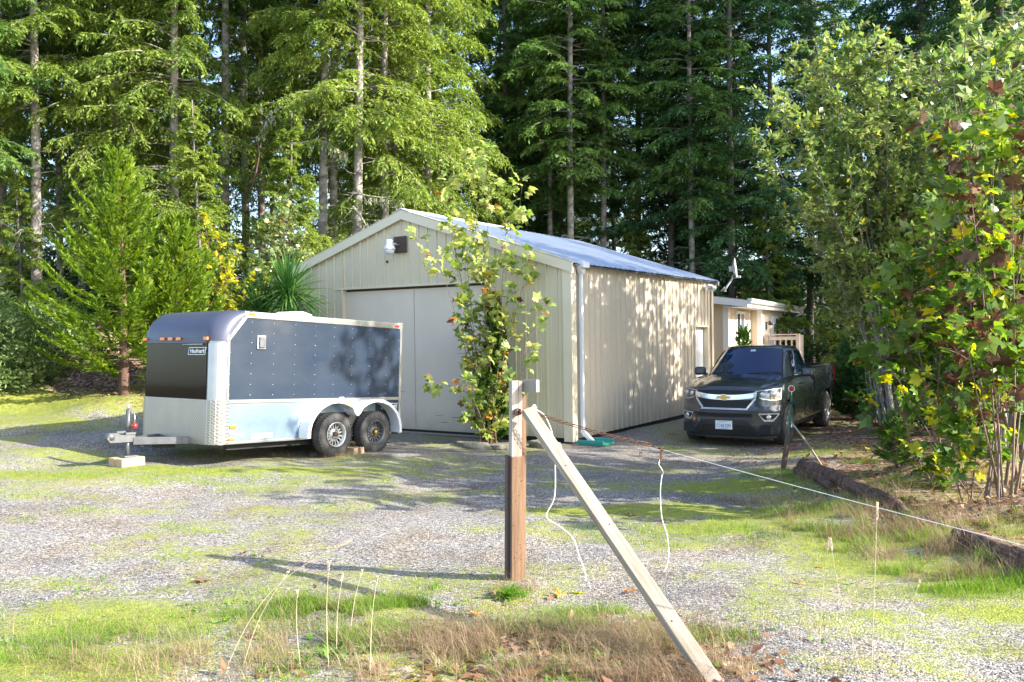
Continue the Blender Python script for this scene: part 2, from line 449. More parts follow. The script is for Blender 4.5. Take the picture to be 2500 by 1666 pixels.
def ray(px, py):
    u = px-1250.0; v = py-833.0
    cr, sr = math.cos(ROLL), math.sin(ROLL)
    u0 = cr*u - sr*v; v0 = sr*u + cr*v
    return _f + _r0*(u0/F_PX) - _u0*(v0/F_PX)
def at(px, py):
    """point of the ground seen at a photo pixel"""
    d = ray(px, py); t = 1.0
    for _ in range(4000):
        p = Vector((0,0,CAMH)) + d*t
        if p.z <= gz(p.x, p.y): break
        t += .02 + t*.001
    return p
def X_at(px, depth): return (px-1250.0)/F_PX*depth
def Z_at(px, py, depth): return CAMH + ray(px, py).z/ray(px, py).y*depth

# ---------------------------------------------------------------- ground sheet
def axis_vals(lo, hi, fine, far, step):
    v = list(np.arange(lo, hi+1e-6, fine))
    d = step; a = hi
    while a < far: a += d; d *= 1.35; v.append(a)
    d = step; a = lo; left = []
    while a > -far: a -= d; d *= 1.35; left.append(a)
    return np.array(left[::-1] + v)
GX = axis_vals(-13, 11, .09, 900, .3)
GY = axis_vals(2.5, 25, .09, 900, .3)
XX, YY = np.meshgrid(GX, GY)
def micro(X, Y):
    near = np.exp(-((X/16)**2+((Y-10)/16)**2))
    bank = smoothstep(.5, 1.3, gh(X, Y))
    return near*((fbm(X*1.3, Y*1.3, 3)-.5)*.06 + (fbm(X*7, Y*7, 5, 2)-.5)*.012) + bank*(fbm(X*2.2, Y*2.2, 9)-.5)*.35
def blob(X, Y, cx, cy, rx, ry, rot=0):
    c, s = math.cos(rot), math.sin(rot); dx = X-cx; dy = Y-cy
    a = (dx*c+dy*s)/rx; b = (-dx*s+dy*c)/ry
    return np.exp(-(a*a+b*b))
# cover masks given by ground spots (photo pixel -> point on the ground) with radii in metres
MOSS = [(100,1165,2.2,.45,.9),(420,1150,1.9,.42,1),(700,1150,1.5,.35,1),(950,1150,1.2,.28,.8),(1060,1165,.7,.2,.6),(150,1110,1.4,.35,.8),
 (300,1250,1.2,.3,.55),(80,1210,1.3,.3,.6),(520,1300,.5,.13,.7),(300,1360,.4,.1,.5),(620,1330,.25,.06,.6),(250,1520,1.1,.5,.95),(60,1640,1.1,.4,1),(100,1430,1.0,.3,.6),(560,1470,.4,.15,.7),(420,1600,.7,.3,.7),
 (700,1600,.7,.35,.6),(930,1500,.35,.2,.7),(1090,1205,.5,.1,.6),(1450,1250,.9,.35,1),(1650,1250,1.0,.5,1),(1800,1190,1.2,.5,.9),(1900,1260,1.1,.5,1),(1560,1180,.5,.12,.6),
 (2000,1170,.8,.35,.9),(2080,1330,.9,.45,1),(2250,1400,.9,.35,.9),(1780,1290,1.0,.4,.9),(2150,1380,.9,.35,.95),(2350,1440,.8,.3,.95),(1700,1330,.6,.25,.7),(2450,1500,.6,.25,.9),(1850,1500,.6,.25,.6),(2250,1560,.7,.25,.6),(1450,1300,.5,.2,.6),(1950,1430,.7,.25,.65),(2150,1510,.6,.2,.7),(2400,1460,.7,.2,.8),(2420,1600,.5,.2,.6),(2050,1620,.6,.2,.5),(1600,1460,.35,.1,.4),(1380,1010+80,.4,.12,.5),
 (120,990,2.6,1.1,.9),(30,1030,2.0,.8,.8),(2060,950,1.4,2.2,1.1),(1680,1590,.4,.15,.4)]
LITTER = [(2300,1120,1.6,1.8,1.0),(2150,1120,1.0,.9,.9),(2450,1230,1.3,1.3,1.0),(2250,1240,1.0,.7,.9),(2430,1290,1.0,.6,.8),(2050,1050,1.2,1.6,.8),(2000,1130,.7,.4,.5),(2400,1100,3,3,1.2),
 (1320,1560,.9,.30,1),(1100,1560,.5,.22,.9),(1500,1590,.7,.25,1),(1250,1640,.9,.25,.9),(960,1560,.35,.3,.7),(1650,1630,.6,.2,.8),(1250,1470,.3,.12,.6),(1850,1640,.6,.2,.4),(2000,1200,.8,.25,.6),(2200,1290,.8,.2,.6),(700,1650,.8,.2,.4)]
_ms = [(at(p[0], p[1]), p) for p in MOSS]; _ls = [(at(p[0], p[1]), p) for p in LITTER]
def cover(X, Y):
    mo = np.zeros_like(X); li = np.zeros_like(X)
    mo = mo + .38*smoothstep(.40,.60,fbm(X*.9+3, Y*1.1, 51)) + .14
    for P, p in _ms: mo = np.maximum(mo, blob(X, Y, P.x, P.y, p[2]*1.15, p[3]*1.25)*p[4])
    for P, p in _ls: li = np.maximum(li, blob(X, Y, P.x, P.y, p[2]*1.1, p[3]*1.25)*p[4])
    # track of gravel behind, wood floor outside the yard
    h = gh(X, Y)
    wood = np.maximum(smoothstep(.62, 1.0, h)*smoothstep(13.5, 15.5, Y)*(X < 3), smoothstep(24.5, 27, Y))
    wood = np.maximum(wood, smoothstep(7.6, 9.0, X+.15*(Y-12))*(Y > 5))
    wood = np.maximum(wood, smoothstep(40, 60, np.hypot(X, Y)))
    wood = np.maximum(wood, smoothstep(-11, -14, X)*smoothstep(12, 14, Y))
    return mo, li, wood
MO, LI, WD = cover(XX, YY)
ZZ = gh(XX, YY) + micro(XX, YY) + .012*smoothstep(.4, .7, MO)
ny, nx = XX.shape
V = np.stack([XX, YY, ZZ], -1).reshape(-1, 3)
ii = (np.arange(ny-1)[:, None]*nx + np.arange(nx-1)[None, :]).reshape(-1)
Fq = np.stack([ii, ii+1, ii+nx+1, ii+nx], 1)

gm = bpy.data.materials.new('ground_cover'); gm.use_nodes = True
nt = gm.node_tree; L = nt.links.new; pb = nt.nodes["Principled BSDF"]; pb.inputs["Roughness"].default_value = .9; pb.inputs["Specular IOR Level"].default_value = .25
def N(t, **k):
    n = nt.nodes.new(t)
    for a, b in k.items(): setattr(n, a, b)
    return n
def ramp(inp, stops, interp='LINEAR'):
    r = N("ShaderNodeValToRGB"); r.color_ramp.interpolation = interp; e = r.color_ramp.elements
    e[0].position, e[0].color = stops[0][0], (*stops[0][1], 1); e[1].position, e[1].color = stops[-1][0], (*stops[-1][1], 1)
    for p, c in stops[1:-1]:
        q = e.new(p); q.color = (*c, 1)
    L(inp, r.inputs[0]); return r.outputs[0]
def noise_n(vec, scale, det=4, rough=.6):
    n = N("ShaderNodeTexNoise"); n.inputs["Scale"].default_value = scale; n.inputs["Detail"].default_value = det; n.inputs["Roughness"].default_value = rough
    L(vec, n.inputs["Vector"]); return n.outputs[0]
def mathn(op, a, b=None, c=None, clamp=False):
    n = N("ShaderNodeMath", operation=op); n.use_clamp = clamp
    for i, v in enumerate((a, b, c)):
        if v is None: continue
        if isinstance(v, (int, float)): n.inputs[i].default_value = v
        else: L(v, n.inputs[i])
    return n.outputs[0]
def mixc(f, a, b):
    n = N("ShaderNodeMix", data_type='RGBA'); L(f, n.inputs[0]); L(a, n.inputs[6]); L(b, n.inputs[7]); return n.outputs[2]
tc = N("ShaderNodeTexCoord"); vec = tc.outputs["Object"]
at_ = N("ShaderNodeAttribute", attribute_name="cover"); sp = N("ShaderNodeSeparateColor"); L(at_.outputs["Color"], sp.inputs[0])
vo = N("ShaderNodeTexVoronoi"); vo.inputs["Scale"].default_value = 72; L(vec, vo.inputs["Vector"])
vo2 = N("ShaderNodeTexVoronoi"); vo2.inputs["Scale"].default_value = 120; L(vec, vo2.inputs["Vector"])
s1 = N("ShaderNodeSeparateColor"); L(vo.outputs["Color"], s1.inputs[0])
grav = ramp(s1.outputs[0], [(0,(.06,.057,.055)),(.3,(.145,.138,.132)),(.55,(.235,.225,.215)),(.8,(.34,.32,.30)),(.93,(.52,.48,.44)),(1,(.30,.23,.17))])
big = noise_n(vec, .8, 5)
tint = ramp(big, [(.3,(.62,.60,.60)),(.5,(1,1,1)),(.75,(1.15,1.13,1.12))])
mul = N("ShaderNodeMix", data_type='RGBA', blend_type='MULTIPLY'); mul.inputs[0].default_value = 1; L(grav, mul.inputs[6]); L(tint, mul.inputs[7]); grav = mul.outputs[2]
dirt = ramp(noise_n(vec, 1.7, 5, .65), [(.45,(1,1,1)),(.62,(1.0,.90,.80)),(.75,(.80,.68,.58))]); mul = N("ShaderNodeMix", data_type='RGBA', blend_type='MULTIPLY'); mul.inputs[0].default_value = 1; L(grav, mul.inputs[6]); L(dirt, mul.inputs[7]); grav = mul.outputs[2]
n3 = noise_n(vec, 3.0, 6, .7); n12 = noise_n(vec, 14, 5, .7); n50 = noise_n(vec, 60, 3, .6)
moss = ramp(n12, [(.25,(.10,.12,.026)),(.42,(.185,.215,.030)),(.58,(.265,.29,.042)),(.78,(.32,.28,.10))])
moss2 = ramp(n50, [(.3,(.55,.6,.5)),(.6,(1.15,1.15,1.1))])
mul = N("ShaderNodeMix", data_type='RGBA', blend_type='MULTIPLY'); mul.inputs[0].default_value = 1; L(moss, mul.inputs[6]); L(moss2, mul.inputs[7]); moss = mul.outputs[2]
s2 = N("ShaderNodeSeparateColor"); vo3 = N("ShaderNodeTexVoronoi"); vo3.inputs["Scale"].default_value = 22; L(vec, vo3.inputs["Vector"]); L(vo3.outputs["Color"], s2.inputs[0])
lit = ramp(s2.outputs[0], [(0,(.05,.03,.02)),(.35,(.13,.08,.05)),(.65,(.25,.16,.11)),(.88,(.40,.29,.22)),(1,(.52,.43,.36))])
wd = ramp(s2.outputs[1], [(0,(.05,.033,.024)),(.5,(.16,.10,.07)),(.85,(.29,.20,.155)),(1,(.44,.35,.30))])
def maskf(ch, k=1.0, lo_=.32, hi_=.62):
    a = mathn('MULTIPLY_ADD', n3, 1.3, -.65); b = mathn('MULTIPLY_ADD', n12, 1.0, -.5)
    t = mathn('ADD', mathn('ADD', ch, a), mathn('ADD', b, mathn('MULTIPLY_ADD', n50, .9, -.45)))
    r = N("ShaderNodeMapRange", interpolation_type='SMOOTHSTEP'); L(t, r.inputs[0]); r.inputs[1].default_value = lo_; r.inputs[2].default_value = hi_
    return r.outputs[0]
col = mixc(maskf(sp.outputs[1]), grav, lit)
mm = mathn('MULTIPLY', maskf(sp.outputs[0], 1.0, .26, .86), .92)
col = mixc(maskf(sp.outputs[2]), col, wd)
col = mixc(mm, col, moss)
L(col, pb.inputs["Base Color"])
hb = mathn('ADD', mathn('MULTIPLY', vo.outputs["Distance"], -.6), mathn('MULTIPLY', n50, .5))
bp = N("ShaderNodeBump"); bp.inputs["Strength"].default_value = .75; bp.inputs["Distance"].default_value = .014
L(hb, bp.inputs["Height"]); L(bp.outputs[0], pb.inputs["Normal"])

go = idx_mesh('ground', V, Fq, gm, smooth=True)
at2 = go.data.color_attributes.new("cover", 'FLOAT_COLOR', 'POINT')
cc = np.stack([np.clip(MO,0,1), np.clip(LI,0,1), np.clip(WD*1.3,0,1.3), np.ones_like(MO)], -1).astype(np.float32)
at2.data.foreach_set("color", cc.reshape(-1))
tag(go, kind='structure')

rng = np.random.default_rng(5)
def gsurf(x, y): return gh(x, y) + micro(x, y)

# loose stones of the gravel near the camera
def scatter_px(n, x0, x1, y0, y1):
    """ground points with a density that grows towards the camera (uniform over the view of that ground)"""
    x = rng.uniform(x0, x1, n); y = y0*(y1/y0)**rng.uniform(0, 1, n)
    return x, y
def in_view(x, y, m=0.63): return np.abs(x) < y*m
n = 60000
y = 3.6*(13/3.6)**rng.uniform(0,1,n); x = rng.uniform(-.63,.63,n)*y
mo, li, wdm = cover(x, y)
keep = (mo+ (fbm(x*3,y*3,11)-.5)*.8 < .5) & (li+(fbm(x*3,y*3,12)-.5)*.6 < .6) & (wdm < .3)
x = x[keep]; y = y[keep]; n = len(x)
r = rng.uniform(.003,.0085,n)*(1+.7*(rng.random(n) < .06))
base = np.array([(1,0,0),(0,1,0),(-1,0,0),(0,-1,0),(0,0,1),(0,0,-1)], float)
Fo = np.array([(0,1,4),(1,2,4),(2,3,4),(3,0,4)])
P = base[None]*rng.uniform(.65,1.25,(n,6,1))*np.stack([r*rng.uniform(.8,1.4,n), r*rng.uniform(.7,1.2,n), r*rng.uniform(.5,.9,n)], -1)[:,None,:]
a = rng.uniform(0,2*PI,n); ca, sa = np.cos(a), np.sin(a)
Px = P[...,0]*ca[:,None]-P[...,1]*sa[:,None]; Py = P[...,0]*sa[:,None]+P[...,1]*ca[:,None]
P = np.stack([Px+x[:,None], Py+y[:,None], P[...,2]+(gsurf(x,y)+r*.25)[:,None]], -1)
mstone = leaf_mat('stone_chip', [(.06,.058,.056),(.15,.144,.138),(.25,.24,.228),(.38,.36,.34),(.62,.58,.53)], 0.0, rough=.8, clump=.6)
st = idx_mesh('gravel_stones', P.reshape(-1,3), (Fo[None]+np.arange(n)[:,None,None]*6).reshape(-1,3), mstone)
tag(st, 'loose grey gravel stones scattered over the near yard', 'gravel', kind='stuff')

# ---------------------------------------------------------------- grass and weeds (nobody could count them)
def blades(x, y, z, h, wdt, lean, seg=2):
    """curved tapered blades -> quads (n*seg,4,3)"""
    n = len(x); az = rng.uniform(0,2*PI,n); fa = az+PI/2+rng.normal(0,.5,n)
    D = np.stack([np.cos(az), np.sin(az), np.zeros(n)], -1); Wv = np.stack([np.cos(fa), np.sin(fa), np.zeros(n)], -1)
    B = np.stack([x,y,z], -1); out = []
    for s in range(seg):
        qs = []
        for t in (s/seg, (s+1)/seg):
            c = B + D*(lean*h*t*t)[:,None] + np.array([0,0,1])*(h*(t-.25*lean*t*t))[:,None]
            ww = wdt*(1-t*.92)
            qs.append((c-Wv*ww[:,None]/2, c+Wv*ww[:,None]/2))
        out.append(np.stack([qs[0][0], qs[0][1], qs[1][1], qs[1][0]], 1))
    return np.concatenate(out, 0)
# short turf on the mossy patches
n = 150000
y = 3.4*(17/3.4)**rng.uniform(0,1,n)**.85; x = rng.uniform(-.66,.66,n)*y
mo, li, wdm = cover(x, y)
k = (mo + (fbm(x*2.5,y*2.5,21)-.5)*1.1 > .62) & (rng.random(n) < .75)
x, y = x[k], y[k]; n = len(x)
V = blades(x, y, gsurf(x,y)-.004, rng.uniform(.012,.045,n)*(1+.6*(fbm(x,y,8)>.6)), rng.uniform(.004,.009,n)*(.6+y*.07), rng.uniform(.2,1.1,n), 1)
tag(np_mesh('short_grass', V, 4, MATS['grass_green']), 'short yellow-green grass on the mossy patches of the yard', 'grass', kind='stuff')
# dry and green clumps of the verge in front and along the logs
def clumpy(n, spots, hh, ww, lean, seg=3):
    Vs = []
    for (px, py, rx, ry, k) in spots:
        P = at(px, py); m = int(n*k)
        a = rng.uniform(0,2*PI,m); q = np.sqrt(rng.random(m))
        xx = P.x+np.cos(a)*q*rx + rng.normal(0,.02,m); yy = P.y+np.sin(a)*q*ry
        kk = fbm(xx*5,yy*5,31) > .42
        xx, yy = xx[kk], yy[kk]; m = len(xx)
        Vs.append(blades(xx, yy, gsurf(xx,yy)-.005, rng.uniform(.35,1,m)*hh, rng.uniform(.6,1,m)*ww, rng.uniform(.2,1,m)*lean, seg))
    return np.concatenate(Vs, 0)
V = clumpy(2600, [(1320,1570,.75,.28,1.0),(1500,1600,.55,.22,.8),(1150,1580,.45,.2,.5),(1250,1655,.8,.2,.8),(1640,1650,.4,.2,.5),(1000,1620,.35,.25,.35),(700,1600,.7,.3,.35),(450,1640,.7,.25,.25),(1255,1450,.16,.08,.10),
   (2000,1220,1.2,.22,.6),(2150,1290,1.1,.22,.5),(2300,1350,.7,.2,.4),(2420,1400,.6,.2,.35),(1900,1150,.4,.2,.2),(800,1490,.5,.2,.2),(650,1113,1.6,.10,.5),(900,1118,.7,.10,.25),(2250,1200,1.2,.8,.4),(2100,1160,.9,.5,.3),(1000,1600,2.2,.6,.55),(1500,1560,1.3,.5,.4),(500,1560,1.6,.5,.3),(2080,1250,1.0,.25,.5),(2250,1330,.8,.22,.5),(2400,1400,.6,.2,.4),(2330,1280,.8,.4,.4)], .17, .0040, 1.7)
V = np.concatenate([V, clumpy(420, [(1320,1580,.9,.32,1),(1500,1610,.6,.25,.8),(1250,1655,.8,.2,.7),(1640,1650,.5,.25,.6),(1050,1590,.5,.25,.6),(600,1610,1.0,.35,.9),(300,1640,.6,.3,.5),(900,1560,1.6,.45,1.2),(1500,1560,1.2,.4,.8),(2100,1260,1.0,.3,.8),(2350,1370,.8,.25,.8),(2300,1300,.8,.3,.5),(2000,1220,1.2,.22,.5),(2200,1320,1.1,.22,.5)], .30, .0035, 2.2)], 0)
V = np.concatenate([V, clumpy(1500, [(2020,1235,.9,.14,.5),(2110,1270,.8,.14,.6),(2200,1310,.8,.15,.7),(2300,1350,.6,.15,.6),(2400,1405,.6,.15,.5),(1930,1180,.35,.15,.3),(2320,1290,.4,.2,.3)], .26, .0045, 1.1)], 0)
tag(np_mesh('dry_grass', V, 4, MATS['grass_dry']), 'matted dry straw-coloured grass on the verge and along the logs', 'grass', kind='stuff')
V = clumpy(4200, [(900,1560,.26,.22,.9),(850,1500,.3,.14,.5),(950,1480,.28,.12,.4),(740,1480,.2,.1,.25),(1350,1540,.35,.14,.35),(1430,1500,.3,.1,.2),(1180,1640,.2,.1,.15),(640,1500,.35,.15,.2),(300,1560,.6,.25,.25),(100,1600,.6,.25,.2),
   (2020,1240,.9,.2,.35),(2200,1310,.9,.2,.4),(2350,1390,.7,.22,.4),(2440,1450,.6,.2,.25),(2000,1110,.6,.3,.15),(2090,1130,.3,.2,.15),(1100,1440,.15,.06,.08),(1240,1460,.16,.07,.12),(1700,1560,.4,.15,.15),(1950,1300,.8,.25,.2),(2060,990,1.4,2.0,.6),(450,1170,1.8,.3,.3),(700,1560,2.0,.6,.8),(1300,1580,1.2,.4,.4),(1700,1300,1.4,.5,.4),(2100,1200,1.1,.4,.6),(2300,1300,.9,.4,.5),(1900,1160,.5,.3,.3)], .105, .0055, 1.0)
V = np.concatenate([V, clumpy(1500, [(2040,1250,.9,.14,.5),(2140,1290,.8,.14,.6),(2240,1335,.8,.15,.6),(2360,1395,.6,.15,.6),(2450,1440,.6,.15,.4)], .20, .006, .9)], 0)
tag(np_mesh('green_grass', V, 4, MATS['grass_bright']), 'bright green grass tufts on the verge and along the logs', 'grass', kind='stuff')
# leaf litter
def leaf_quads(c, d, nrm, l, wd_, fold=.15):
    """4-vertex leaves: base, right, tip, left"""
    d = d/np.linalg.norm(d, axis=1)[:,None]; s = np.cross(d, nrm); s /= (np.linalg.norm(s, axis=1)[:,None]+1e-9); nn = np.cross(s, d)
    return np.stack([c, c+d*(l*.45)[:,None]+s*(wd_*.5)[:,None]+nn*(l*fold)[:,None], c+d*l[:,None], c+d*(l*.45)[:,None]-s*(wd_*.5)[:,None]+nn*(l*fold)[:,None]], 1)
def rand_unit(n):
    v = rng.normal(size=(n,3)); return v/np.linalg.norm(v,axis=1)[:,None]
n = 52000
y = 3.5*(26/3.5)**rng.uniform(0,1,n)**.7; x = rng.uniform(-.64,.64,n)*y
mo, li, wdm = cover(x, y)
k = rng.random(n) < np.clip(li*.8 + wdm*.9 - mo*.4, 0.0, 1)
x, y = x[k], y[k]; n = len(x)
d = rand_unit(n); d[:,2] *= .35; nn = rand_unit(n)*.6; nn[:,2] += 1
V = leaf_quads(np.stack([x,y,gsurf(x,y)+.012],-1), d, nn, rng.uniform(.03,.10,n), rng.uniform(.02,.06,n))
tag(np_mesh('leaf_litter', V, 4, MATS['litter_leaf']), 'brown fallen leaves and bark litter under the trees', 'leaf litter', kind='stuff')
# small broad-leaved weeds: rosettes
def rosettes(spots, mat_, name, label):
    C = []; D = []; Ln = []
    for (px, py, rad, ll, m) in spots:
        P = at(px, py)
        for i in range(m):
            ox, oy = rng.normal(0, rad, 2)*.6; nl = rng.integers(5, 10)
            for j in range(nl):
                a = rng.uniform(0,2*PI); e = rng.uniform(.15,.9)
                D.append((math.cos(a)*math.cos(e), math.sin(a)*math.cos(e), math.sin(e))); C.append((P.x+ox, P.y+oy, gz(P.x+ox,P.y+oy)+.005)); Ln.append(rng.uniform(.6,1)*ll)
    C = np.array(C); D = np.array(D); Ln = np.array(Ln); nn = np.tile(np.array([0,0,1.0]),(len(C),1)) + rng.normal(0,.2,(len(C),3))
    V = leaf_quads(C, D, nn, Ln, Ln*.32, -.05)
    return tag(np_mesh(name, V, 4, MATS[mat_]), label, 'weeds', kind='stuff')
rosettes([(820,1600,.12,.10,9),(720,1620,.2,.07,10),(560,1490,.25,.06,8),(480,1530,.3,.06,7),(130,1570,.3,.07,8),(1180,1530,.1,.08,4),(1100,1480,.15,.06,6),(1300,1620,.3,.06,9),(1420,1600,.3,.06,9),(1500,1640,.3,.05,8),
  (210,1440,.2,.05,4),(620,1360,.12,.05,3),(850,1470,.4,.05,10),(1560,1560,.3,.05,8),(1700,1600,.3,.05,6),(2010,1230,.5,.07,16),(2160,1300,.5,.07,16),(2330,1380,.5,.06,12),(2080,1440,.3,.05,4),(1260,1390,.3,.04,4),(1950,1180,.4,.06,10),(1900,1550,.4,.04,6),(2300,1330,.5,.05,10)],
  'weed_leaf', 'weed_leaves', 'small green broad-leaved weeds sprouting through the gravel verge')
def plant_rosette(px, py, nl, ll, label, mat_='weed_leaf', wr=.26, emax=1.25, group=None):
    P = at(px, py); t = empty('weed_plant', (P.x, P.y, gz(P.x,P.y)))
    tag(t, label, 'weed', group)
    mb = MB()
    for j in range(nl):
        a = rng.uniform(0,2*PI); e = rng.uniform(.3,emax); l = rng.uniform(.6,1)*ll; K = 5
        dx, dy = math.cos(a), math.sin(a); vs = []
        for i in range(K+1):
            q = i/K; rr = l*q*math.cos(e)*(1+.3*q); zz = l*(q*math.sin(e)-.45*q*q*(1.3-e*.5)); ww = l*wr*.5*math.sin(min(1,q*1.02)*PI*.9+.25)*(1+.25*math.sin(q*25+j))
            for s in (-1,0,1): vs.append((dx*rr - dy*s*ww, dy*rr + dx*s*ww, zz + abs(s)*ww*.35))
        fs = []
        for i in range(K):
            for s in range(2): b = i*3+s; fs.append((b,b+1,b+4,b+3))
        mb.add(vs, fs)
    mb.build('leaves', MATS[mat_], t, recalc=False)
plant_rosette(1238, 1465, 16, .20, 'bright green dandelion plant at the foot of the wooden post')
plant_rosette(895, 1602, 14, .13, 'broad-leaved green weed rosette left of the bright grass tuft')
# tall dry seed stalks
def stalk(px, py, tip, label, bend=0.025, hd=.10, depth=None):
    P = at(px, py); y1 = P.y if depth is None else depth
    T = Vector((X_at(tip[0], y1), y1, Z_at(tip[0], tip[1], y1)))
    t = empty('grass_stalk', (P.x,P.y,P.z)); tag(t, label, 'grass stalk', 'tall dry grass stalks in the foreground')
    A = Vector((0,0,0)); B = T-P; pts = []
    for i in range(13):
        q = i/12; p = A.lerp(B, q); p.z += bend*math.sin(q*PI)*.6; p.x += -bend*math.sin(q*PI)*.5; pts.append(p)
    MB().tube(pts, [.0026*(1-.6*i/12) for i in range(13)], 5).build('stem', MATS['straw'], t)
    h = MB(); 
    for i in range(9):
        q = 1-hd*i/9; p = A.lerp(B, q); p.z += bend*math.sin(q*PI)*.6; p.x += -bend*math.sin(q*PI)*.5
        for s in (-1,1):
            dd = Vector((s*.006, rng.normal(0,.004), .014)); h.tube([p, p+dd*.6, p+dd], [.0015,.003,.0006], 4, cap=False)
    h.build('seed_head', MATS['straw'], t)
stalk(2127, 1655, (2138,1232), 'tallest straight dry grass stalk right of the brace board', 0)
stalk(2000, 1640, (2019,1318), 'thin dry grass stalk standing left of the tallest one')
stalk(2105, 1640, (2022,1320), 'dry stalk leaning left to meet the tip of the thin upright stalk', .05)
stalk(2205, 1600, (2240,1420), 'short dry stalk slanting right, rightmost in the foreground')
stalk(545, 1650, (850,1322), 'long arching dry grass stalk bending right over the gravel', .16)
stalk(590, 1640, (695,1400), 'shorter dry stalk beside the long arching one', .05)
stalk(803, 1640, (795,1375), 'upright dry stalk with a seed head left of the bright tuft')
stalk(822, 1600, (828,1405), 'upright dry stalk with a pale seed head just behind the bright tuft')
stalk(855, 1560, (876,1395), 'dry stalk leaning slightly right behind the bright tuft')
stalk(905, 1650, (912,1412), 'dry stalk rising out of the bright green tuft')
stalk(735, 1640, (716,1445), 'bare dry stalk leaning left of the bright tuft')
# fallen leaves one can pick out
def maple_leaf_poly(sz):
    pts = []
    lobes = [(90,1.0),(38,.88),(142,.88),(-18,.62),(198,.62)]
    order = [(-55,.16),(-18,.62),(8,.34),(38,.88),(62,.36),(90,1.0),(118,.36),(142,.88),(172,.34),(198,.62),(235,.16)]
    for an, r in order:
        a = math.radians(an)
        if r > .5:
            for da, f in ((-9,.74),(-4,.80),(0,1.0),(4,.80),(9,.74)):
                pts.append((math.cos(a+math.radians(da))*r*f*sz, math.sin(a+math.radians(da))*r*f*sz))
        else: pts.append((math.cos(a)*r*sz, math.sin(a)*r*sz))
    return pts
def fallen_leaf(px, py, sz, label, m='orange_leaf', air=None):
    if air: P = Vector((X_at(px, air), air, Z_at(px, py, air)))
    else: P = at(px, py)
    pl = maple_leaf_poly(sz); vs = [Vector((0,0,0))]; rr = random.Random(px)
    for (a, b) in pl:
        q = math.hypot(a,b)/sz; vs.append(Vector((a, b, .28*sz*q*q + rr.uniform(-.06,.06)*sz)))
    n = len(pl); fs = [(0, 1+i, 1+(i+1) % n) for i in range(n)]
    mb = MB().add(vs, fs); mb.tube([(0,0,.001),(0,-sz*.5,.004),(0.1*sz,-sz*.9,.01)], sz*.018, 4)
    o = mb.build('fallen_leaf', MATS[m], None, recalc=False)
    o.location = (P.x, P.y, P.z+.012); o.rotation_euler = (rr.uniform(-.25,.25), rr.uniform(-.3,.3), rr.uniform(0,6.28))
    if air: o.rotation_euler = (1.35, .5, .6)
    tag(o, label, 'leaf', 'single fallen leaves'); return o
fallen_leaf(1275,1650,.10,'bright orange maple leaf at the bottom edge below the post')
fallen_leaf(1372,1462,.10,'rusty curled leaf right of the post foot')
fallen_leaf(1410,1452,.08,'yellow-green fallen leaf beside the hanging white rope','yellow_leaf')
fallen_leaf(1540,1448,.09,'reddish fallen leaf left of the leaning brace board')
fallen_leaf(1165,1503,.11,'large brown-red leaf lying left below the post')
fallen_leaf(602,1562,.09,'dark red curled leaf on the mossy left foreground','brown_leaf')
fallen_leaf(780,1438,.09,'dark brown leaf at the edge of the post shadow','brown_leaf')
fallen_leaf(495,1420,.10,'tan leaf lying on the bare gravel at left','litter_leaf')
fallen_leaf(730,1600,.09,'pale pink dead leaf in the weeds at the front left','litter_leaf')
fallen_leaf(590,1355,.06,'small dark leaf in the middle of the gravel','brown_leaf')
fallen_leaf(1645,1064,.16,'pale curled leaf on the dark gravel before the pickup','litter_leaf')
fallen_leaf(1690,1024,.085,'tan leaf drifting down in front of the pickup bumper','litter_leaf', air=12.4)
fallen_leaf(1995,1388,.05,'small orange leaf on the mossy strip at right')
fallen_leaf(1913,1291,.07,'dark curled leaf on the moss left of the dry stalks','brown_leaf')
fallen_leaf(1955,1430,.07,'curled brown leaf on the moss below the small orange one','litter_leaf')
fallen_leaf(1535,1262,.09,'brown leaf on the green patch behind the brace board','brown_leaf')
fallen_leaf(2098,1093,.16,'bright orange-yellow leaf at the grass edge behind the logs')
fallen_leaf(2125,1100,.13,'small yellow-orange leaf right of the bright one behind the logs','yellow_leaf')
fallen_leaf(2275,1200,.14,'rust orange leaf lying in the litter behind the small fir')
fallen_leaf(1720,1140,.08,'brown leaf on the gravel before the red reflector','brown_leaf')
fallen_leaf(575,762+390,.06,'small brown leaf in the grass before the trailer','brown_leaf')

# ================================================================ metal shop building
def ribbed(mb, length, h0, h1fn, pitch, out, origin_x=0.0, M=None, rib=.024, minor=True):
    """vertical ribbed sheet in local (s, z); out = outward offset; returns nothing"""
    prof = [(0,0),(.022,0),(.034,rib),(.058,rib),(.070,0)]
    if minor: prof += [(.118,0),(.124,.004),(.132,.004),(.138,0),(.172,0),(.178,.004),(.186,.004),(.192,0)]
    s = []; x = 0
    while x < length-1e-4:
        for a, b in prof:
            if x+a < length: s.append((x+a, b))
        x += pitch
    s.append((length, 0))
    vs = []
    for a, b in s:
        vs.append(M @ Vector((a+origin_x, -b*out, h0(a+origin_x) if callable(h0) else h0))); vs.append(M @ Vector((a+origin_x, -b*out, h1fn(a+origin_x) if callable(h1fn) else h1fn)))
    fs = [(2*i, 2*i+2, 2*i+3, 2*i+1) for i in range(len(s)-1)]
    mb.add(vs, fs)
BW, BL, BH, BP = 7.77, 7.45, 3.30, 4.56
BROT = math.pi/2 - 0.5701
barn = empty('metal_shop_building', (1.0731, 15.8192, 0), BROT)
tag(barn, 'beige ribbed metal shop with tall white double doors and a pale blue-grey metal roof', 'building')
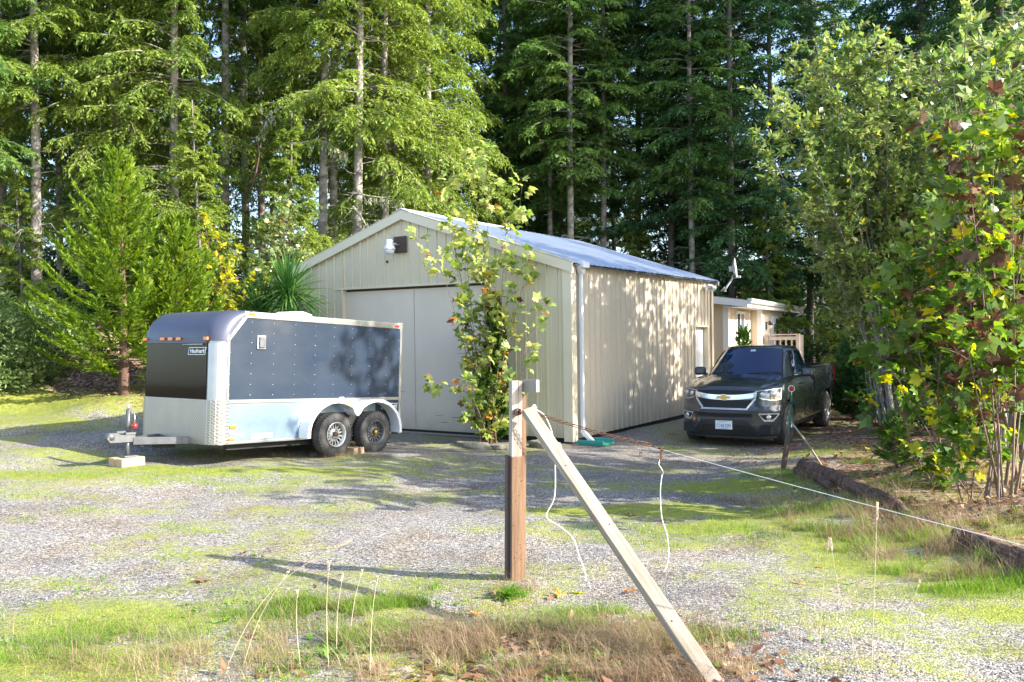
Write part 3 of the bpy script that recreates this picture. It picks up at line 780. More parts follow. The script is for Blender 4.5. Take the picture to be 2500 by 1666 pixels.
# local: X = depth along the side wall, Y = leftwards along the front wall, front at X=0 (faces -X), side at Y=0 (faces -Y)
slope = (BP-BH)/(BW/2)
zt = lambda y: BP - abs(y-BW/2)*slope - .03
DY0, DY1, DZ = 1.86, 5.60, 3.03
Mf = Matrix(((0,1,0,0),(1,0,0,0),(0,0,1,0),(0,0,0,1)))     # (s, off, z) -> (off, s, z): s along Y, outward -X
mb = MB()
ribbed(mb, DY0, .10, zt, .2286, 1, 0.0, Mf)
ribbed(mb, DY1-DY0, DZ, zt, .2286, 1, DY0, Mf)
ribbed(mb, BW-DY1, .10, zt, .2286, 1, DY1, Mf)
mb.build('front_wall', MATS['beige_metal'], barn, recalc=False)
mb = MB(); Ms = Matrix.Identity(4)
SD0, SD1, SDH = 6.17, 7.10, 2.13
ribbed(mb, SD0, .08, BH-.02, .2286, 1, 0.0, Ms); ribbed(mb, SD1-SD0, SDH, BH-.02, .2286, 1, SD0, Ms); ribbed(mb, BL-SD1, .08, BH-.02, .2286, 1, SD1, Ms)
mb.build('side_wall', MATS['side_metal'], barn, recalc=False)
mb = MB(); mb.box((.02,BW-.03,-.1),(BL,BW,BH-.03)); mb.prism([(.02,-.1),(BW-.02,-.1),(BW-.02,BH-.05),(BW/2,BP-.06),(.02,BH-.05)], BL-.04, BL, 'x')
mb.build('back_wall', MATS['beige_metal'], barn)
mb = MB(); mb.box((.03,.03,-.2),(BL-.02,BW-.02,.085)); mb.build('base_sill', MATS['dark_gap'], barn)
# corner trims, door jamb and header trims
mb = MB()
mb.box((-.045,-.045,.04),(.14,-.033,BH-.02)); mb.box((-.045,-.033,.04),(-.033,.14,BH-.02))
mb.build('corner_trim', MATS['beige_trim'], barn)
MB().box((BL-.12,-.045,.05),(BL+.01,-.033,BH-.02)).build('corner_trim', MATS['beige_trim'], barn)
MB().box((-.045,BW-.12,.05),(-.033,BW+.02,BH-.05)).build('corner_trim', MATS['beige_trim'], barn)
mb = MB()
mb.box((-.036,DY1,.05),(.16,DY1+.028,DZ+.0)); mb.box((-.036,DY0-.028,.05),(.16,DY0,DZ)); mb.box((-.038,DY0-.03,DZ),(.16,DY1+.22,DZ+.045))
mb.build('door_frame', MATS['beige_trim'], barn)
mb = MB(); mb.box((.10,DY0,DZ-.04),(.15,DY1,DZ-.004)); mb.build('header_gap', MATS['dark_board'], barn)
for k, (a, b) in enumerate(((3.722, DY1-.002), (DY0+.002, 3.712))):
    mb = MB(); mb.box((.09,a,.05),(.13,b,DZ-.045), bev=.004)
    if k == 0: mb.box((.084,a,.05),(.0895,a+.016,DZ-.05))
    d = mb.build('sliding_door', MATS['door_white'], barn)
    if k == 0: sc = [(2.3,1.75,.7),(2.9,.55,.25)]
    else: sc = [(1.95,2.45,.5),(1.5,2.9,.9),(2.2,2.55,.3)]
    for (yy, zz, ll) in sc: MB().box((.0865,min(yy+ (1.7 if k==0 else .1),b-ll-.05),zz-.9),(.0895,min(yy+(1.7 if k==0 else .1),b-ll-.05)+ll,zz-.893)).build('scuff_mark', MATS['steel_grey'], d)
    rr = random.Random(k)
    for _ in range(10):
        yy = rr.uniform(a+.1,b-.5); zz = rr.uniform(.25,.5); MB().box((.0875,yy,zz),(.0895,yy+rr.uniform(.05,.3),zz+rr.uniform(.004,.012))).build('scuff_mark', MATS['steel_grey'], d)
mb = MB(); mb.box((.0,DY0-.1,.0),(.10,DY1+.1,.045), bev=.01); mb.build('threshold_board', MATS['grey_wood'], barn)
# rake trims on the gable and ridge
for s in (0, 1):
    mb = MB(); y0 = BW/2; y1 = -.10 if s == 0 else BW+.10
    z0, z1 = BP+.055, BP+.055-abs(y1-y0)*slope
    mb.prism([(y0,z0),(y1,z1),(y1,z1-.20),(y0,z0-.20)], -.10, -.055, 'x'); mb.prism([(y0,z0+.004),(y1,z1+.004),(y1,z1-.018),(y0,z0-.018)], -.10, .05, 'x')
    mb.build('rake_trim', MATS['beige_trim'], barn)
for s in (0, 1):
    mb = MB(); sl = math.hypot(BW/2+.16, (BW/2+.16)*slope)
    # roof sheet: ribs run down the slope; s along X
    prof = [(0,0),(.022,0),(.034,.022),(.058,.022),(.070,0),(.2286,0)]
    sx = []; x = -.08
    while x < BL+.12:
        for a, b in prof[:-1]: sx.append((min(x+a, BL+.12), b))
        x += .2286
    ye = -.16 if s == 0 else BW+.16
    ze = BP+.04-abs(ye-BW/2)*slope
    vs = []
    for a, b in sx: vs += [(a, BW/2, BP+.04+b), (a, ye, ze+b)]
    n = len(sx); fs = [(2*i,2*i+1,2*i+3,2*i+2) for i in range(n-1)]
    mb.add(vs, fs)
    vs = [(a, b_, c-.03-(0)) for (a, b_, c) in [(-.08,BW/2,BP+.04),(-.08,ye,ze),(BL+.12,ye,ze),(BL+.12,BW/2,BP+.04)]]
    mb.add(vs, [(0,1,2,3)])
    rf = mb.build('roof_panel', MATS['galv_roof'], barn, recalc=False)
mb = MB(); mb.prism([(BW/2-.22,BP+.05-.22*slope+.02),(BW/2,BP+.085),(BW/2+.22,BP+.05-.22*slope+.02),(BW/2+.22,BP+.04-.22*slope+.02),(BW/2,BP+.07),(BW/2-.22,BP+.04-.22*slope+.02)], -.11, BL*.52, 'x')
mb.build('ridge_cap', MATS['white_paint'], barn)
mb = MB(); ye = -.16; ze = BP+.04-(BW/2+.16)*slope
mb.box((BL+.03,-.17,ze-.11),(BL+.13,-.03,ze-.0), bev=.01); mb.build('eave_end_cap', MATS['alum_dull'], barn)
# side entrance: recess, six-panel door
mb = MB(); mb.box((SD0,-.038,.05),(SD0+.03,.16,SDH)); mb.box((SD1-.03,-.038,.05),(SD1,.16,SDH)); mb.box((SD0-.0,-.040,SDH),(SD1,.16,SDH+.04)); mb.box((SD0+.03,.14,.0),(SD1-.03,.16,SDH)); mb.build('door_casing', MATS['beige_trim'], barn)
mb = MB(); mb.box((SD0+.04,.09,.10),(SD1-.04,.13,SDH-.03))
d = mb.build('entry_door', MATS['white_paint'], barn)
for px in (0, 1):
    for (z0, z1) in ((.25,.85),(.98,1.55),(1.68,1.95)):
        x0 = SD0+.13+px*.36; mb = MB(); mb.box((x0,.082,z0),(x0+.27,.0895,z1), bev=.006); mb.build('door_panel', MATS['white_paint'], d)
mb = MB(); mb.lathe([(0,.0),(.03,.0),(.034,.02),(.02,.05),(0,.05)], 12, Matrix.Translation((SD0+.13,.085,1.02)) @ Matrix.Rotation(PI/2,4,'X')); mb.build('door_knob', MATS['chrome'], d)
# knot hole under the yard light
mb = MB(); mb.lathe([(0,0),(.03,0),(.03,.004),(0,.004)], 12, Matrix.Translation((-.026,4.33,3.57)) @ Matrix.Rotation(-PI/2,4,'Y')); mb.build('wall_hole', MATS['dark_gap'], barn)
# barn fasteners
# yard light on its dark board
def barn_pt(x, y, z): return barn.matrix_basis @ Vector((x,y,z))
bpy.context.view_layer.update()
yl = empty('yard_light', barn_pt(-.03,3.94,3.90), BROT); tag(yl, 'white dusk-to-dawn yard light on a dark square board under the gable peak', 'lamp')
mb = MB(); mb.box((-.035,-.15,-.17),(-.0,.17,.17), bev=.004); mb.build('mounting_board', MATS['dark_board'], yl)
mb = MB(); mb.tube([(-.035,.02,-.02),(-.12,.04,.0),(-.22,.08,.02)], .022, 10); mb.build('arm', MATS['alum_dull'], yl)
Ml = Matrix.Translation((-.25,.10,-.02)) @ Matrix.Diagonal((.85,.85,.85,1))
mb = MB(); mb.lathe([(0,.13),(.07,.13),(.085,.11),(.088,.02),(.13,-.05),(.15,-.10),(.145,-.105),(.08,-.06),(0,-.05)], 24, Ml); mb.build('lamp_housing', MATS['lamp_white'], yl)
mb = MB(); mb.lathe([(.12,-.09),(.125,-.14),(.11,-.20),(.09,-.225),(0,-.23)], 24, Ml); mb.build('lamp_lens', MATS['lamp_glass'], yl)
fl = empty('flood_light', barn_pt(6.86,-.04,3.13), BROT); tag(fl, 'white twin-head flood light near the far end of the side wall', 'lamp')
mb = MB(); mb.lathe([(0,-.03),(.06,-.03),(.06,.0),(0,.0)], 16, Matrix.Rotation(PI/2,4,'X')); mb.tube([(0,-.03,0),(0,-.09,0)], .02, 8); mb.build('base', MATS['white_paint'], fl)
for s in (-1, 1):
    Mh = Matrix.Translation((s*.05,-.11,.02)) @ Matrix.Rotation(s*.9,4,'Z') @ Matrix.Rotation(PI/2+.5,4,'X')
    mb = MB(); mb.lathe([(0,-.02),(.045,-.02),(.055,.02),(.075,.14),(.078,.16),(.07,.16),(.06,.12),(0,.10)], 20, Mh); h = mb.build('lamp_head', MATS['white_paint'], fl)
    mb = MB(); mb.lathe([(0,.13),(.066,.13),(.066,.135),(0,.138)], 16, Mh); mb.build('bulb', MATS['lamp_glass'], h)
# downspout with leader box and elbow
ds = empty('downspout', barn_pt(.26,-.04,0), BROT); tag(ds, 'white rain downspout running down the near corner of the metal shop', 'downspout')
mb = MB(); mb.box((-.030,-.075,.22),(.036,-.012,3.13), bev=.008); mb.build('pipe', MATS['blue_white'], ds)
mb = MB(); mb.box((-.13,-.17,3.22),(.12,-.02,3.33), bev=.01); mb.prism([(-.12,3.22),(.11,3.22),(.045,3.12),(-.035,3.12)], -.10, -.01, 'y'); mb.build('leader_box', MATS['blue_white'], ds)
mb = MB(); Me = Matrix.Translation((0,-.05,.20)) @ Matrix.Rotation(-.85,4,'X')
mb.box((-.036,-.036,-.26),(.046,.036,.04), M=Me, bev=.008); mb.build('elbow', MATS['blue_white'], ds)
sb = empty('splash_block', barn_pt(.18,-.35,.0), BROT); tag(sb, 'green plastic splash block under the downspout elbow', 'splash block')
mb = MB(); mb.box((-.22,-.30,.0),(.22,.22,.03), bev=.008); mb.build('tray', MATS['green_plastic'], sb)
for s in (-1, 1): MB().box((s*.21-.015,-.30,.03),(s*.21+.015,.22,.09), bev=.006).build('side_rim', MATS['green_plastic'], sb)
# rocks edging the bed before the front wall
def rock(name, px, py, sz, label, sd_=1):
    P = at(px, py); bm = bmesh.new(); bmesh.ops.create_icosphere(bm, subdivisions=4, radius=1); rr = random.Random(sd_); o3 = Vector((rr.random()*50,)*3)
    from mathutils import noise as mn
    for v in bm.verts:
        c = v.co.normalized(); d = 1+.35*mn.noise(c*1.4+o3)+.14*mn.noise(c*4+o3)+.05*mn.noise(c*10+o3); q = c*d
        q.z = min(q.z, .62+.08*mn.noise(c*5)); v.co = Vector((q.x*sz[0], q.y*sz[1], q.z*sz[2]))
    me = bpy.data.meshes.new(name); bm.to_mesh(me); bm.free(); me.materials.append(MATS['rock'])
    for p in me.polygons: p.use_smooth = True
    o = bpy.data.objects.new(name, me); COL.objects.link(o); o.location = (P.x, P.y, P.z+sz[2]*.15); o.rotation_euler = (0,0,BROT+PI/2+rr.uniform(-.2,.2)); tag(o, label, 'rock', 'flat rocks edging the bed at the shop front')
rock('flat_rock', 1150, 1094, (.40,.20,.13), 'long flat brown rock before the double doors, left of the maple clump', 1)
rock('flat_rock', 1222, 1099, (.26,.16,.12), 'flat rock directly before the foot of the maple clump', 2)
rock('flat_rock', 1330, 1093, (.30,.20,.16), 'rounded rock just right of the wooden post, by the front wall', 3)

# ================================================================ enclosed trailer
TYAW, TP = .9398, .0538
tr = empty('enclosed_trailer', (-4.0858, 11.7564, .1879+2*math.sin(TP)), rot=(0, TP, TYAW))
tag(tr, 'dark tandem-axle enclosed cargo trailer with bare aluminium lower panels', 'trailer')
TL, TW, TZ0, TZ1 = 3.64, 1.86, .27, 2.13
RC = .20    # plan radius of the front corners
def plan(x0, inset, n=8):
    """front-rounded plan outline, from the near rear corner round the nose to the far rear corner"""
    r = RC; pts = [(TL-inset, inset)]
    for i in range(n+1):
        a = -PI/2 - (PI/2)*i/n; pts.append((r + (r-inset)*math.cos(a), r + (r-inset)*math.sin(a)))
    for i in range(n+1):
        a = PI - (PI/2)*i/n; pts.append((r + (r-inset)*math.cos(a), TW-r + (r-inset)*math.sin(a)))
    pts.append((TL-inset, TW-inset)); return pts
CAPZ = 1.72
mb = MB(); mb.prism(plan(0, .015), TZ0+.02, CAPZ+.02, 'z'); mb.build('body_shell', MATS['alum_dull'], tr)
# upper box behind the cap, with sloping cut
mb = MB(); mb.prism([(.20,CAPZ),(TL-.015,CAPZ),(TL-.015,TZ1-.03),(.47,TZ1-.03)], .015, TW-.015, 'y'); mb.build('upper_body', MATS['alum_dull'], tr)
# dark side panel with cut corner, both sides
for s in (0, 1):
    y0, y1 = (.008,.014) if s == 0 else (TW-.014,TW-.008)
    pan = MB().prism([(.215,.885),(TL-.035,.885),(TL-.035,2.035),(.475,2.035),(.215,CAPZ-.01)], y0, y1, 'y').build('side_panel', MATS['trailer_panel'], tr)
    if s == 0:
        mb = MB(); rr = random.Random(3)
        for xs in (.235,.585,.975,1.365,1.755,2.135,2.515,2.90,3.29,TL-.05):
            z = .95
            while z < (1.62 if xs < .3 else 2.01):
                mb.lathe([(0,0),(.0062,0),(.005,.004),(0,.005)], 8, Matrix.Translation((xs+rr.uniform(-.002,.002),.008,z)) @ Matrix.Rotation(PI/2,4,'X')); z += .148
        mb.build('panel_screws', MATS['alum'], pan)
# aluminium frame pieces on the near side
mb = MB(); mb.box((.20,-.006,.835),(TL,.013,.883), bev=.004); mb.box((.20,-.006,TZ0),(TL,.013,TZ0+.035), bev=.004); mb.box((TL-.034,-.008,TZ0),(TL+.012,.03,TZ1-.10), bev=.004)
mb.box((.46,-.006,2.037),(TL,.02,TZ1), bev=.006); mb.box((TL-.09,-.012,2.03),(TL+.02,.05,TZ1+.008), bev=.006)
mb.prism([(.17,CAPZ-.03),(.205,CAPZ-.03),(.50,2.04),(.46,2.04)], -.006, .014, 'y')
mb.box((.195,-.004,TZ0+.02),(.225,.014,CAPZ), bev=.003)
mb.build('side_frame', MATS['alum'], tr)
MB().box((.226,.004,TZ0+.036),(3.06,.0135,.834)).build('lower_side_panel', MATS['alum_sky_tint'], tr)
MB().box((3.06,.004,TZ0+.036),(TL-.036,.0135,.834)).build('lower_rear_panel', MATS['trailer_panel'], tr)
mb = MB(); mb.box((TL-.012,.03,TZ0),(TL+.01,TW-.03,TZ1-.02)); mb.build('rear_door', MATS['trailer_panel'], tr)
mb = MB(); mb.box((.46,.01,TZ1-.03),(TL,TW-.01,TZ1)); rf = mb.build('roof', MATS['alum'], tr)
Mv = Matrix.Translation((2.0,.85,TZ1))
mb = MB(); mb.box((-.18,-.18,0),(.18,.18,.05), M=Mv, bev=.01); mb.prism([(-.21,.05),(.21,.05),(.23,.075),(.05,.115),(-.12,.11),(-.22,.07)], -.20, .20, 'y', M=Mv); mb.build('roof_vent', MATS['white_paint'], tr)
# dark front panel, stone guard of tread plate
MB().box((.0,.21,.885),(.012,TW-.17,CAPZ-.03)).build('front_panel', MATS['trailer_front_panel'], tr)
op = []
for inset, k in ((-.006, 0), (.010, 1)):
    pts = plan(0, inset)[1:-1]
    op.append([(.225, inset)] + pts + [(.225, TW-inset)])
vs = []; fs = []; m_ = len(op[0])
for z in (TZ0, .875):
    for ring in op:
        for p in ring: vs.append((p[0], p[1], z))
for i in range(m_-1):
    a = i; b = m_+i; c = 2*m_+i; d = 3*m_+i
    fs += [(a,a+1,c+1,c),(b,d,d+1,b+1),(a,b,b+1,a+1),(c,c+1,d+1,d)]
fs += [(0,2*m_,3*m_,m_),(m_-1,2*m_-1,4*m_-1,3*m_-1)]
tm = mat('tread_plate', (.42,.385,.33), .36, .75, ((3,3,3),.25,(.34,.32,.285)))
nt2 = tm.node_tree; b_ = nt2.nodes["Principled BSDF"]; tcn = nt2.nodes.new("ShaderNodeTexCoord"); sx_ = nt2.nodes.new("ShaderNodeSeparateXYZ"); nt2.links.new(tcn.outputs["Object"], sx_.inputs[0])
wv = []
for out_i in ("Y", "Z"):
    mu = nt2.nodes.new("ShaderNodeMath"); mu.operation = 'MULTIPLY'; mu.inputs[1].default_value = 2*PI/.05; sn = nt2.nodes.new("ShaderNodeMath"); sn.operation = 'SINE'
    nt2.links.new(sx_.outputs[out_i], mu.inputs[0]); nt2.links.new(mu.outputs[0], sn.inputs[0]); wv.append(sn.outputs[0])
mm_ = nt2.nodes.new("ShaderNodeMath"); mm_.operation = 'MULTIPLY'; nt2.links.new(wv[0], mm_.inputs[0]); nt2.links.new(wv[1], mm_.inputs[1])
bp2 = nt2.nodes.new("ShaderNodeBump"); bp2.inputs["Strength"].default_value = .6; bp2.inputs["Distance"].default_value = .003; nt2.links.new(mm_.outputs[0], bp2.inputs["Height"]); nt2.links.new(bp2.outputs[0], b_.inputs["Normal"])
mb = MB().add(vs, fs, smooth=False); 
mb.build('stone_guard', tm, tr)
# bumps on the curved corner of the guard
mb = MB()
for i in range(5):
    a = -PI/2 - (PI/2)*(i+.5)/5
    for k in range(18):
        z = TZ0+.03+k*.0335+(i % 2)*.017; c = Vector((RC+(RC+.006)*math.cos(a), RC+(RC+.006)*math.sin(a), z))
        Mx = Matrix.Translation(c) @ Matrix.Rotation(a-PI/2*0, 4, 'Z') @ Matrix.Rotation(PI/2,4,'Y')
        mb.lathe([(0,.005),(.007,.003),(.011,0)], 6, Mx)
mb.build('tread_studs', MATS['alum'], tr, recalc=False)
# moulded dark cap over the nose
def cap_surface():
    n = 14; rings = []
    for j in range(n+1):
        t = j/n; a = t*PI/2
        # section in x-z: front at x=off(t), z from CAPZ-.0 to TZ1
        z = CAPZ-.02 + (TZ1+.012-CAPZ+.02)*math.sin(a); back = .40*(1-math.cos(a))
        ring = []
        r = RC+.10*t
        m = 8
        for i in range(m+1):
            b = -PI/2-(PI/2)*i/m; ring.append((back + r + (r+.01)*math.cos(b), r + (r+.01)*math.sin(b), z))
        for i in range(m+1):
            b = PI-(PI/2)*i/m; ring.append((back + r + (r+.01)*math.cos(b), TW-r + (r+.01)*math.sin(b), z))
        xe = .17 + (.50-.17)*(z-CAPZ)/(TZ1-CAPZ)
        ring = [(max(xe, back+r), -.010*(1) , z)] + ring + [(max(xe, back+r), TW+.010, z)]
        rings.append(ring)
    return rings
rings = cap_surface(); m_ = len(rings[0]); vs = [p for r_ in rings for p in r_]; fs = []
for j in range(len(rings)-1):
    for i in range(m_-1): a = j*m_+i; fs.append((a,a+1,a+m_+1,a+m_))
last = (len(rings)-1)*m_; vs.append((.52,TW/2,TZ1+.012)); cidx = len(vs)-1
for i in range(m_-1): fs.append((last+i, last+i+1, cidx))
mb = MB().add(vs, fs, smooth=True)
mb.box((-.016,.20,CAPZ-.055),(.01,TW-.2,CAPZ+.0), bev=.004)
mb.build('nose_cap', MATS['trailer_cap'], tr)
def lamp_box(nm, m, a, b): MB().box(a, b, bev=.006).build(nm, MATS[m], tr)
for yy in (.20,.85,1.05,1.25,1.70): lamp_box('clearance_light', 'amber', (-.04,yy-.045,CAPZ-.015),(-.012,yy+.045,CAPZ+.03))
lamp_box('clearance_light', 'amber', (.53,-.022,2.08),(.62,-.004,2.11))
lamp_box('marker_light', 'red_plastic', (3.47,-.022,2.06),(3.56,-.004,2.095))
lamp_box('marker_light', 'red_plastic', (3.41,-.012,.515),(3.50,.004,.56))
lamp_box('reflector', 'amber', (.25,-.012,.49),(.36,.004,.53)); lamp_box('reflector', 'amber', (.235,-.016,TZ0+.05),(.33,-.002,TZ0+.085)); lamp_box('reflector', 'amber', (2.40,-.055,.80),(2.50,-.005,.828))
lamp_box('door_holdback', 'white_paint', (2.24,-.05,.83),(2.32,-.008,.90))
for (a, b) in (((.36,.37),(.50,.41)),((.62,.33),(.98,.40))): MB().box((a[0],-.002,a[1]),(b[0],.003,b[1])).build('sticker', MATS['white_sticker'], tr)
mb = MB(); mb.lathe([(0,0),(.035,0),(.035,.003),(0,.003)], 16, Matrix.Translation((.275,-.001,.43)) @ Matrix.Rotation(PI/2,4,'X')); mb.build('sticker', mat('pinkish', (.75,.5,.5), .5), tr)
mb = MB(); mb.box((.675,-.012,1.60),(.825,.008,1.80), bev=.01); v_ = mb.build('side_vent', MATS['alum'], tr)
MB().box((.70,-.035,1.62),(.80,-.012,1.78), bev=.012).build('vent_hood', MATS['steel_grey'], v_)
# trade mark plates: slanted white frame with the name
def name_plate(M, wdt, hgt):
    sh = .22; k = hgt
    def par(a, b, c, d): return [(a+sh*c*.0+c*sh, c), (b+c*sh, c), (b+d*sh, d), (a+d*sh, d)]
    mb = MB(); hw, hh = wdt/2, hgt/2; tk = hgt*.07
    for q in (par(-hw,hw,-hh,-hh+tk), par(-hw,hw,hh-tk,hh), par(-hw,-hw+tk,-hh+tk,hh-tk), par(hw-tk,hw,-hh+tk,hh-tk)): mb.prism(q, 0, .003, 'z', M=M)
    o = mb.build('name_plate', MATS['white_sticker'], tr)
    text_mesh('plate_lettering', 'Haulmark', hgt*.78, MATS['white_sticker'], o, M @ Matrix.Translation((.0,hgt*.0,.0)), .0015, .25, wdt/(hgt*.78*4.35)*.95, .0015)
Mn = Matrix(((0,0,-1,-.003),(-1,0,0,.43),(0,1,0,1.555),(0,0,0,1)))
name_plate(Mn, .40, .105)
Mn = Matrix(((1,0,0,3.385),(0,0,-1,.002),(0,1,0,.735),(0,0,0,1)))
name_plate(Mn, .36, .095)
# grab handle line under the cap
MB().tube([(-.02,.28,CAPZ-.07),(-.02,.75,CAPZ-.075)], .008, 6).build('trim_strip', MATS['alum_dull'], tr)
# tandem fender
W1, W2, WR = 2.03, 2.88, .335
def fend(off):
    pts = []
    R = .45+off
    for i in range(11):
        a = math.radians(186-i*(186-52)/10); pts.append((W1+R*math.cos(a)*1.17+.0, WR+.02+R*math.sin(a)*1.03))
    mid = [(W1+.425, .60+off*1.1)]
    R2 = []
    for i in range(11):
        a = math.radians(128-i*(128+6)/10); R2.append((W2+R*math.cos(a)*1.17, WR+.02+R*math.sin(a)*1.03))
    # soften the dip
    p0, p1 = pts[-1], R2[0]
    bez = [((1-t)**2*p0[0]+2*t*(1-t)*(W1+.425)+t*t*p1[0], (1-t)**2*p0[1]+2*t*(1-t)*(.50+off)+t*t*p1[1]) for t in (.2,.4,.5,.6,.8)]
    return pts+bez+R2
A, B = fend(.045), fend(0)
vs = []; n = len(A)
for y in (-.23, -.02):
    vs += [(p[0], y, p[1]) for p in A] + [(p[0], y, p[1]) for p in B]
fs = []
for i in range(n-1):
    fs += [(i,i+1,n+i+1,n+i), (2*n+i,3*n+i,3*n+i+1,2*n+i+1), (i,2*n+i,2*n+i+1,i+1), (n+i,n+i+1,3*n+i+1,3*n+i)]
fs += [(0,n,3*n,2*n), (n-1,3*n-1,4*n-1,2*n-1)]
fe = MB().add(vs, fs).build('tandem_fender', MATS['white_paint'], tr)
# white apron above the fender
C = fend(.046); ap = [(C[i][0],C[i][1]) for i in range(n)]
vs = []; m = n
for y in (-.004, .004):
    vs += [(p[0], y, p[1]) for p in ap] + [(p[0], y, max(p[1], min(.833, p[1]+.09))) for p in ap]
fs = []
for i in range(m-1): fs += [(i,m+i,m+i+1,i+1),(2*m+i,2*m+i+1,3*m+i+1,3*m+i),(m+i,3*m+i,3*m+i+1,m+i+1)]
MB().add(vs, fs).build('fender_apron', MATS['white_paint'], tr)
# dark wheel opening behind the wheels
MB().box((W1-.42,.0,TZ0+.0),(W2+.42,.0035,.66)).build('wheel_opening', MATS['black_matte'], tr)
def trailer_wheel(x, dark, yc=-.12):
    """8-spoke trailer wheel, axle along Y, outer face at -Y"""
    wgrp = empty('wheel', (x, yc, WR)); wgrp.parent = tr
    R = WR; hwid = .10
    MR = Matrix.Rotation(PI/2,4,'X')
    mb = MB(); mb.lathe([(.19,-hwid*.8),(.215,-hwid*.98),(.27,-hwid*1.05),(R-.03,-hwid*.95),(R-.008,-hwid*.7),(R,-hwid*.4),(R,hwid*.4),(R-.008,hwid*.7),(R-.03,hwid*.95),(.27,hwid*1.05),(.215,hwid*.98),(.19,hwid*.8)], 48, MR, close=True)
    for k in range(40):
        an = 2*PI*k/40
        for s in (-1, 1):
            mb.box((R-.012,-.012,(.035 if s > 0 else -.085)),(R+.004,.012,(.085 if s > 0 else -.035)), M=MR @ Matrix.Rotation(an+(.04 if s > 0 else 0),4,'Z'))
    mb.build('tyre', MATS['rubber'], wgrp)
    m = MATS['steel_grey'] if dark else MATS['galv']
    mb = MB(); mb.lathe([(.19,.085),(.196,.095),(.185,.10),(.17,.085),(.165,.03),(.16,-.06),(.185,-.095),(.19,-.09),(.172,-.05),(.178,.03),(.18,.08)], 36, MR, close=True)
    for k in range(8):
        an = 2*PI*k/8; Mk = MR @ Matrix.Rotation(an,4,'Z')
        mb.prism([(.06,-.030),(.168,-.042),(.168,-.020),(.10,-.013),(.10,.013),(.168,.020),(.168,.042),(.06,.030)], .028, .040, 'z', M=Mk)
    mb.lathe([(.045,.055),(.085,.05),(.092,.03),(.10,.02),(0,.02)], 28, MR); 
    mb.build('rim', m, wgrp)
    mb = MB(); mb.lathe([(0,.105),(.028,.105),(.034,.095),(.034,.03),(0,.03)], 20, MR)
    for k in range(5):
        an = 2*PI*k/5; mb.lathe([(0,.07),(.010,.07),(.011,.045),(0,.045)], 6, MR @ Matrix.Translation((.066*math.cos(an),.066*math.sin(an),0)))
    mb.build('hub', MATS['gold'] if dark else MATS['brown_wood'], wgrp)
    mb = MB(); mb.lathe([(0,.015),(.168,.015),(.168,.0),(0,.0)], 24, MR); mb.build('brake_drum', MATS['black_matte'], wgrp)
    return wgrp
trailer_wheel(W1, False); trailer_wheel(W2, True)
for x in (W1, W2):
    g_ = empty('wheel', (x, TW+.12-.24, WR)); g_.parent = tr
    MB().lathe([(.0,-.1),(.29,-.1),(WR,-.05),(WR,.05),(.29,.1),(0,.1)], 28, Matrix.Rotation(PI/2,4,'X')).build('tyre', MATS['rubber'], g_)
mb = MB()
for x in (W1, W2): mb.tube([(x,.02,WR),(x,TW-.02,WR)], .03, 10)
mb.box((.3,.12,TZ0-.09),(TL-.1,.19,TZ0+.02)); mb.box((.3,TW-.19,TZ0-.09),(TL-.1,TW-.12,TZ0+.02)); mb.box((W1+.30,.01,.3),(W1+.55,.05,.52))
mb.build('chassis', MATS['black_matte'], tr)
mb = MB(); mb.box((3.44,-.012,TZ0-.01),(3.6,.0,TZ0+.06)); mb.build('rear_foot', MATS['black_matte'], tr)
# A-frame tongue, coupler, jack
mb = MB()
for s in (-1, 1):
    A = Vector((-.62,.95+s*.035,TZ0+.04)); B = Vector((.45,.95+s*.60,TZ0+.0))
    d_ = (B-A); an = math.atan2(d_.y, d_.x)
    mb.box((0,-.025,-.05),(d_.length,.025,.05), M=Matrix.Translation(A) @ Matrix.Rotation(an,4,'Z'), bev=.004)
mb.build('tongue_frame', MATS['steel_grey'], tr)
mb = MB(); mb.prism([(-.95,.30),(-.60,.30),(-.60,.39),(-.80,.40),(-.86,.43),(-.96,.42),(-1.0,.36)], .90, 1.0, 'y'); mb.lathe([(0,0),(.06,0),(.065,.05),(.05,.09),(0,.10)], 16, Matrix.Translation((-.93,.95,.335))); mb.box((-.84,.94,.42),(-.70,.96,.45)); mb.build('coupler', MATS['steel_grey'], tr)
mb = MB(); mb.tube([(-.68,.95,.36),(-.68,.95,.74)], .034, 14); mb.box((-.74,.89,.40),(-.60,1.01,.43)); mb.build('jack_tube', MATS['steel_grey'], tr)
mb = MB(); mb.tube([(-.68,.95,.11),(-.68,.95,.37)], .026, 12); mb.box((-.76,.87,.095),(-.60,1.03,.115), bev=.004); mb.build('jack_foot', MATS['steel_grey'], tr)
mb = MB(); mb.tube([(-.68,.95,.74),(-.68,.95,.80)], .018, 8); mb.box((-.71,.92,.79),(-.65,.98,.81), bev=.004); mb.tube([(-.68,.95,.70),(-.65,.86,.71),(-.65,.84,.62),(-.65,.84,.54)], .008, 6); h_ = mb.build('jack_crank', MATS['alum'], tr)
mb = MB(); mb.lathe([(0,-.035),(.03,-.03),(.036,0),(.03,.03),(0,.035)], 14, Matrix.Translation((-.65,.84,.52))); mb.build('crank_knob', MATS['red_plastic'], h_)
mb = MB(); mb.tube([(-.55,1.0,.30),(-.45,1.05,.22),(-.35,1.1,.20),(-.2,1.15,.27)], .009, 6); mb.box((-.30,.80,.20),(-.05,1.0,.30), bev=.01); mb.build('wiring_and_chain', MATS['black_matte'], tr)
bpy.context.view_layer.update()
def tr_pt(x, y, z=0): return tr.matrix_world @ Vector((x,y,z))
